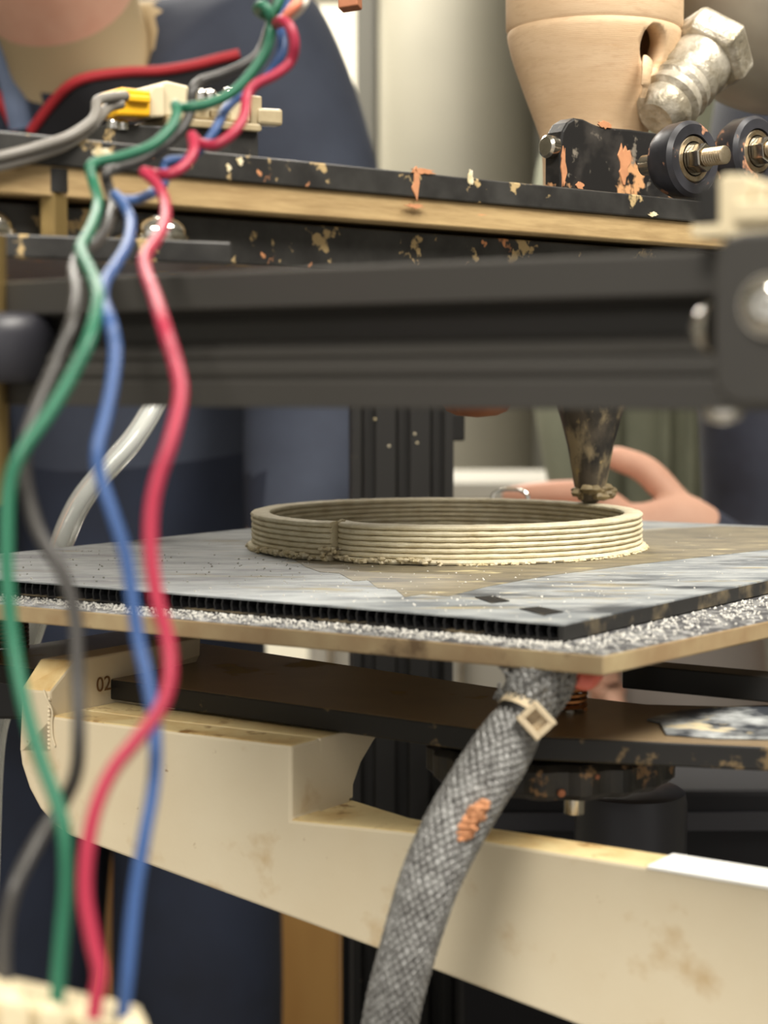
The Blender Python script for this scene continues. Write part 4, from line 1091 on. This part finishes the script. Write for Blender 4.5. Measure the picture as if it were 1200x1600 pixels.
def person(name, label, spec, edges, matfun, mats, hands, loc):
    vs, rs, es = [], [], []
    ids = {}
    for key, (p, r) in spec.items():
        ids[key] = len(vs); vs.append(V(p)); rs.append((r, r) if not hasattr(r, '__len__') else r)
    es = [(ids[a_], ids[b_]) for a_, b_ in edges]
    hand_ids = set()
    def add(p, r, par):
        vs.append(V(p)); rs.append(r); es.append((par, len(vs) - 1)); return len(vs) - 1
    for (w_key, fd, pn, curl, ts) in hands:
        hand_graph(add, ids[w_key], spec[w_key][0], fd, pn, curl, 1.0, ts)
    me = bpy.data.meshes.new(name + '_graph')
    me.from_pydata([p * S for p in vs], es, [])
    g = bpy.data.objects.new(name + '_graph', me); col.objects.link(g)
    md = g.modifiers.new('skin', 'SKIN'); md.use_smooth_shade = True; md.branch_smoothing = 0.6
    sk = me.skin_vertices[0].data
    for i, r in enumerate(rs):
        sk[i].radius = (r[0] * S, r[1] * S); sk[i].use_root = (i == ids['pelvis'])
    sb = g.modifiers.new('sub', 'SUBSURF'); sb.levels = 3; sb.render_levels = 3
    bpy.context.view_layer.update()
    dg = bpy.context.evaluated_depsgraph_get()
    out = bpy.data.meshes.new_from_object(g.evaluated_get(dg))
    bpy.data.objects.remove(g, do_unlink=True)
    root = thing(name, loc, label, 'person', 'bystanders behind the printer')
    out.transform(Matrix.Translation(-V(loc) * S))
    out.materials.clear()
    for m_ in mats: out.materials.append(M[m_])
    for p_ in out.polygons:
        p_.use_smooth = True
        p_.material_index = matfun(p_.center / S + V(loc))
    ob = bpy.data.objects.new('body', out); col.objects.link(ob); ob.parent = root
    BASE[ob.name] = V(loc)
    return root, ob

def head_parts(root, c, fwd, hair='hair', skinm='skin'):
    """face features, ears and hair on a head centred at c"""
    f = V(fwd).normalized(); s_ = f.cross(UP).normalized(); u_ = s_.cross(f)
    MB().lathe([(0.1, -95)] + [(1.0 * r, h) for r, h in ((70, -50), (86, 0), (88, 40), (76, 78), (48, 106))] + [(0.1, 118)], c - f * 22 + u_ * 22, u_, n=28).obj('hair', hair, root, smooth=True)
    for sg in (-1, 1):
        MB().lathe([(0.1, -10), (8, -6), (11, 0), (8, 6), (0.1, 10)], c + f * 84 + s_ * sg * 31 + u_ * 6, f, n=14).obj('eye', 'ceil', root, smooth=True)
        MB().lathe([(0.1, 6), (4.6, 7), (4.0, 9.5), (0.1, 10.6)], c + f * 84 + s_ * sg * 31 + u_ * 6, f, n=12).obj('iris', 'hair', root, smooth=True)
        MB().lathe([(0.1, -6), (12, -4), (17, 0), (12, 5), (0.1, 8)], c + s_ * sg * 84 - u_ * 8, s_ * sg, n=14).obj('ear', skinm, root, smooth=True)
    MB().tube(catmull([c + f * 88 + u_ * 10, c + f * 104 - u_ * 14, c + f * 112 - u_ * 32, c + f * 92 - u_ * 40], 4), [7, 8, 9, 10, 11, 12, 13, 14, 14, 13, 12, 11, 9], 10).obj('nose', skinm, root, smooth=True)
    MB().tube(catmull([c + f * 76 + s_ * 26 - u_ * 66, c + f * 90 - u_ * 64, c + f * 76 - s_ * 26 - u_ * 66], 4), 5.5, 8).obj('lips', 'heat_red', root, smooth=True)

FL = FLOOR_Z
# --- person in navy at the left, leaning in
D1 = 1480
hd1 = P(30, -265, 1330)
pel = P(190, 1040, 1560)
spec = {
 'pelvis': (pel, (165, 130)), 'waist': (P(200, 760, 1545), (158, 122)), 'chest': (P(205, 430, 1520), (172, 130)), 'upper': (P(200, 190, 1490), (150, 112)),
 'neck0': (P(135, 110, 1440), (66, 66)), 'neck1': (P(95, 5, 1395), (62, 62)), 'jaw': (P(60, -135, 1325), (64, 70)), 'skull': (hd1, (86, 98)), 'crown': (P(10, -370, 1345), (70, 80)),
 'shR': (P(415, 75, 1470), (112, 112)), 'elR': (P(505, 560, 1430), (70, 70)), 'faR': (P(480, 770, 1330), (54, 54)), 'wrR': (P(430, 925, 1260), (28, 22)),
 'shL': (P(-40, 160, 1490), (84, 84)), 'elL': (P(-110, 620, 1440), (62, 62)), 'faL': (P(-80, 800, 1340), (50, 50)), 'wrL': (P(-150, 915, 1210), (28, 22)),
 'hipR': (P(290, 1180, 1560), (104, 104)), 'knR': (P(320, 1720, 1530), (76, 76)), 'anR': (V((P(300, 1700, 1530).x, 1580, FL + 80)), (44, 44)), 'toR': (V((P(300, 1700, 1530).x + 10, 1440, FL + 34)), (40, 32)),
 'hipL': (P(85, 1180, 1560), (96, 96)), 'knL': (P(10, 1720, 1540), (66, 66)), 'anL': (V((P(10, 1700, 1530).x, 1590, FL + 80)), (44, 44)), 'toL': (V((P(0, 1700, 1530).x - 20, 1460, FL + 34)), (40, 32)),
}
edges = [('pelvis', 'waist'), ('waist', 'chest'), ('chest', 'upper'), ('upper', 'neck0'), ('neck0', 'neck1'), ('neck1', 'jaw'), ('jaw', 'skull'), ('skull', 'crown'),
         ('upper', 'shR'), ('shR', 'elR'), ('elR', 'faR'), ('faR', 'wrR'), ('upper', 'shL'), ('shL', 'elL'), ('elL', 'faL'), ('faL', 'wrL'),
         ('pelvis', 'hipR'), ('hipR', 'knR'), ('knR', 'anR'), ('anR', 'toR'), ('pelvis', 'hipL'), ('hipL', 'knL'), ('knL', 'anL'), ('anL', 'toL')]
wrR, wrL = spec['wrR'][0], spec['wrL'][0]
nk0, nk1 = spec['neck0'][0], spec['neck1'][0]
hem = P(200, 720, 1500).z
def mf1(c):
    if (c - wrR).length < 215 and c.x < wrR.x + 4 and abs(c.z - wrR.z) < 42 and c.y < wrR.y + 50 or (c - wrL).length < 215 and c.x > wrL.x - 4 and abs(c.z - wrL.z) < 42 and c.y < wrL.y + 50: return 2
    ax = (nk1 - nk0).normalized()
    s_ = (c - nk0).dot(ax)
    rad = ((c - nk0) - ax * s_).length
    if c.z > nk0.z - 30 and rad < 175:
        if s_ > 66 and (c - nk1).length < 400 and c.x < nk1.x + 90: return 2
        if s_ > 6 and rad < 70: return 3
    if c.z > hem or c.x > P(430, 0, 1400).x and c.z > hem - 140: return 0
    if c.z < FL + 85: return 4
    return 1
fwd1 = (wrR - spec['neck0'][0]).normalized()
p1, b1 = person('person', 'person in navy jacket with red piping leaning in at the left', spec, edges, mf1, ['navy', 'navy_dark', 'skin', 'shirt', 'shoe'],
                [('wrR', V((-1, 0, 0.02)), V((0, 0, -1)), 0.1, 1), ('wrL', V((1, 0, 0.0)), V((0, 0, -1)), 0.1, -1)], V((pel.x, pel.y, FL)))
head_parts(p1, hd1, V((0.12, -0.93, -0.3)))
bpy.context.view_layer.update()
bv = BVHTree.FromPolygons([(v.co / S + BASE[p1.name]) for v in b1.data.vertices], [tuple(p.vertices) for p in b1.data.polygons])
def on1(px, py, lift):
    r_ = ray(px, py).normalized()
    hit = bv.ray_cast(O, r_)
    d_ = hit[3] if hit[0] is not None else 1450
    return O + r_ * (d_ - lift)
def smoothed(ps):
    ds = [(p - O).length for p in ps]
    for _ in range(3):
        ds = [min(ds[i], (ds[max(i - 1, 0)] + ds[i] + ds[min(i + 1, len(ds) - 1)]) / 3) for i in range(len(ds))]
    return [O + (p - O).normalized() * d_ for p, d_ in zip(ps, ds)]
line = [(48, 205), (62, 186), (84, 158), (108, 134), (140, 120), (200, 112), (250, 110), (300, 102), (340, 92), (374, 84)]
cr = smoothed([on1(x, y, 16) for x, y in line])
low = smoothed([on1(x, y, 8) for x, y in [(60, 245), (90, 238), (130, 226), (170, 216), (210, 208), (260, 200), (300, 190), (335, 172), (362, 140), (384, 104)]])
mb = MB()
vs = cr + low + [p + (p - O).normalized() * 7 for p in cr + low]
n = len(cr)
fs = []
for i in range(n - 1):
    fs += [(i, i + 1, n + i + 1, n + i), (2 * n + i, 3 * n + i, 3 * n + i + 1, 2 * n + i + 1), (i, 2 * n + i, 2 * n + i + 1, i + 1), (n + i, n + i + 1, 3 * n + i + 1, 3 * n + i)]
fs += [(0, n, 3 * n, 2 * n), (n - 1, 3 * n - 1, 4 * n - 1, 2 * n - 1)]
flap = mb.add(vs, fs).obj('collar_flap', 'ink', p1, smooth=True, label='black inside of the open collar')
MB().tube(catmull(cr, 5), 4.0, 10).obj('red_piping', 'redtrim', p1, smooth=True, label='red piping along the open collar')
cl2 = smoothed([on1(x, y, 14) for x, y in ((-30, 130), (-5, 150), (10, 172), (24, 200))])
MB().tube(catmull(cl2, 5), 5.0, 10).obj('red_piping', 'redtrim', p1, smooth=True)
cl3 = smoothed([on1(x, y, 16) for x, y in ((-15, 50), (2, 80), (16, 120), (26, 160), (34, 200))])
MB().tube(catmull(cl3, 5), 11, 10, flat=0.6).obj('collar_edge', 'slate_collar', p1, smooth=True)

# --- person in olive behind the nozzle
y2 = 2050
def X(px, y=y2): return P(px, 600, y).x
def Z(py, y=y2): return P(600, py, y).z
c2x = X(1010)
spec = {
 'pelvis': (V((c2x, y2, -190)), (150, 120)), 'waist': (V((c2x, y2, -20)), (138, 112)), 'chest': (V((c2x, y2, 190)), (160, 120)), 'upper': (V((c2x, y2, 320)), (128, 100)),
 'neck0': (V((c2x, y2 + 5, 420)), (58, 58)), 'neck1': (V((c2x, y2 - 12, 470)), (56, 56)), 'jaw': (V((c2x, y2 - 40, 515)), (62, 70)), 'skull': (V((c2x, y2 - 20, 590)), (80, 92)), 'crown': (V((c2x, y2, 660)), (66, 74)),
 'shR': (V((c2x + 175, y2, 345)), (74, 74)), 'elR': (V((c2x + 235, y2 + 20, 60)), (56, 56)), 'wrR': (V((c2x + 225, y2 - 40, -170)), (28, 24)),
 'shL': (V((c2x - 92, y2, 320)), (62, 62)), 'elL': (V((c2x - 92, y2 - 90, 60)), (56, 56)), 'wrL': (P(935, 985, 1900), (29, 24)),
 'hipR': (V((c2x + 80, y2, -290)), (96, 96)), 'knR': (V((c2x + 95, y2 - 20, -690)), (62, 62)), 'anR': (V((c2x + 100, y2 + 10, FL + 80)), (42, 42)), 'toR': (V((c2x + 115, y2 - 120, FL + 34)), (40, 32)),
 'hipL': (V((c2x - 80, y2, -290)), (96, 96)), 'knL': (V((c2x - 95, y2 - 20, -690)), (62, 62)), 'anL': (V((c2x - 100, y2 + 10, FL + 80)), (42, 42)), 'toL': (V((c2x - 115, y2 - 120, FL + 34)), (40, 32)),
}
edges2 = [e_ for e_ in edges if 'fa' not in e_[0] + e_[1]] + [('elR', 'wrR'), ('elL', 'wrL')]
w2R, w2L = spec['wrR'][0], spec['wrL'][0]
def mf2(c):
    if (c - w2R).length < 215 and c.z < w2R.z + 5 and abs(c.x - w2R.x) < 80 or (c - w2L).length < 215 and c.z < w2L.z + 5 and c.x < w2L.x + 75 and c.y < w2L.y + 60: return 2
    if c.z > 452: return 2
    if c.z > -215: return 0
    if c.z < FL + 85: return 3
    return 1
p2, b2 = person('person', 'person in an olive jacket and pale grey trousers behind the nozzle', spec, edges2, mf2, ['olive', 'pale', 'skin', 'shoe'],
                [('wrR', V((0, -0.1, -1)), V((-1, 0, 0)), 0.2, 1), ('wrL', V((0.12, -0.1, -1)), V((0.9, 0.3, 0)), 0.25, -1)], V((c2x, y2, FL)))
head_parts(p2, V((c2x, y2 - 25, 575)), V((0, -1, -0.1)))
# jacket front edges
for sg in (-1, 1):
    pts_ = [V((c2x + sg * 14 + 18, y2 - 140, z)) for z in (330, 200, 60, -60, -180)]
    pts_ = [V((p.x, y2 - (118 + (12 if 60 < p.z < 260 else 0)), p.z)) for p in pts_]
    MB().tube(catmull(pts_, 4), 7, 8).obj('jacket_edge', 'olive', p2, smooth=True)

# --- person in dark blue at the right edge, hand towards the bed
y3 = 1420
c3x = P(1500, 600, y3).x
wr3 = P(1105, 840, 1250)
spec = {
 'pelvis': (V((c3x, y3 + 30, -190)), (140, 115)), 'waist': (V((c3x, y3 + 20, -20)), (132, 110)), 'chest': (V((c3x, y3, 190)), (158, 120)), 'upper': (V((c3x, y3 - 5, 300)), (128, 100)),
 'neck0': (V((c3x, y3 - 10, 410)), (58, 58)), 'neck1': (V((c3x, y3 - 30, 460)), (56, 56)), 'jaw': (V((c3x - 8, y3 - 60, 505)), (62, 70)), 'skull': (V((c3x - 5, y3 - 40, 580)), (80, 92)), 'crown': (V((c3x, y3 - 20, 650)), (66, 74)),
 'shL': (P(1215, 120, 1400), (78, 78)), 'elL': (P(1215, 880, 1350), (62, 62)), 'faL': (P(1170, 925, 1300), (40, 40)), 'wrL': (wr3, (29, 24)),
 'shR': (V((c3x + 175, y3, 330)), (74, 74)), 'elR': (V((c3x + 230, y3 + 20, 50)), (56, 56)), 'faR': (V((c3x + 225, y3 - 20, -70)), (46, 46)), 'wrR': (V((c3x + 215, y3 - 50, -180)), (28, 24)),
 'hipR': (V((c3x + 80, y3 + 30, -290)), (96, 96)), 'knR': (V((c3x + 95, y3 + 10, -690)), (62, 62)), 'anR': (V((c3x + 100, y3 + 40, FL + 80)), (42, 42)), 'toR': (V((c3x + 115, y3 - 90, FL + 34)), (40, 32)),
 'hipL': (V((c3x - 60, y3 + 30, -290)), (92, 92)), 'knL': (V((c3x - 75, y3 + 10, -690)), (62, 62)), 'anL': (V((c3x - 80, y3 + 40, FL + 80)), (42, 42)), 'toL': (V((c3x - 95, y3 - 90, FL + 34)), (40, 32)),
}
w3R, w3L = spec['wrR'][0], wr3
def mf3(c):
    if (c - w3R).length < 215 and c.z < w3R.z + 5 and abs(c.x - w3R.x) < 90: return 1
    if (c - w3L).length < 215 and c.x < w3L.x + 6: return 1
    if c.z > 445: return 1
    if c.z < FL + 85: return 2
    return 0
p3, b3 = person('person', 'person in dark blue clothes at the right edge, hand raised behind the ring', spec, edges, mf3, ['jeans', 'skin', 'shoe'],
                [('wrR', V((0, -0.1, -1)), V((-1, 0, 0)), 0.2, 1), ('wrL', V((-1, -0.1, 0.1)), V((0.0, 0.9, -0.3)), 0.35, -1)], V((c3x, y3 + 30, FL)))
head_parts(p3, V((c3x - 5, y3 - 45, 565)), V((-0.3, -0.95, -0.1)))
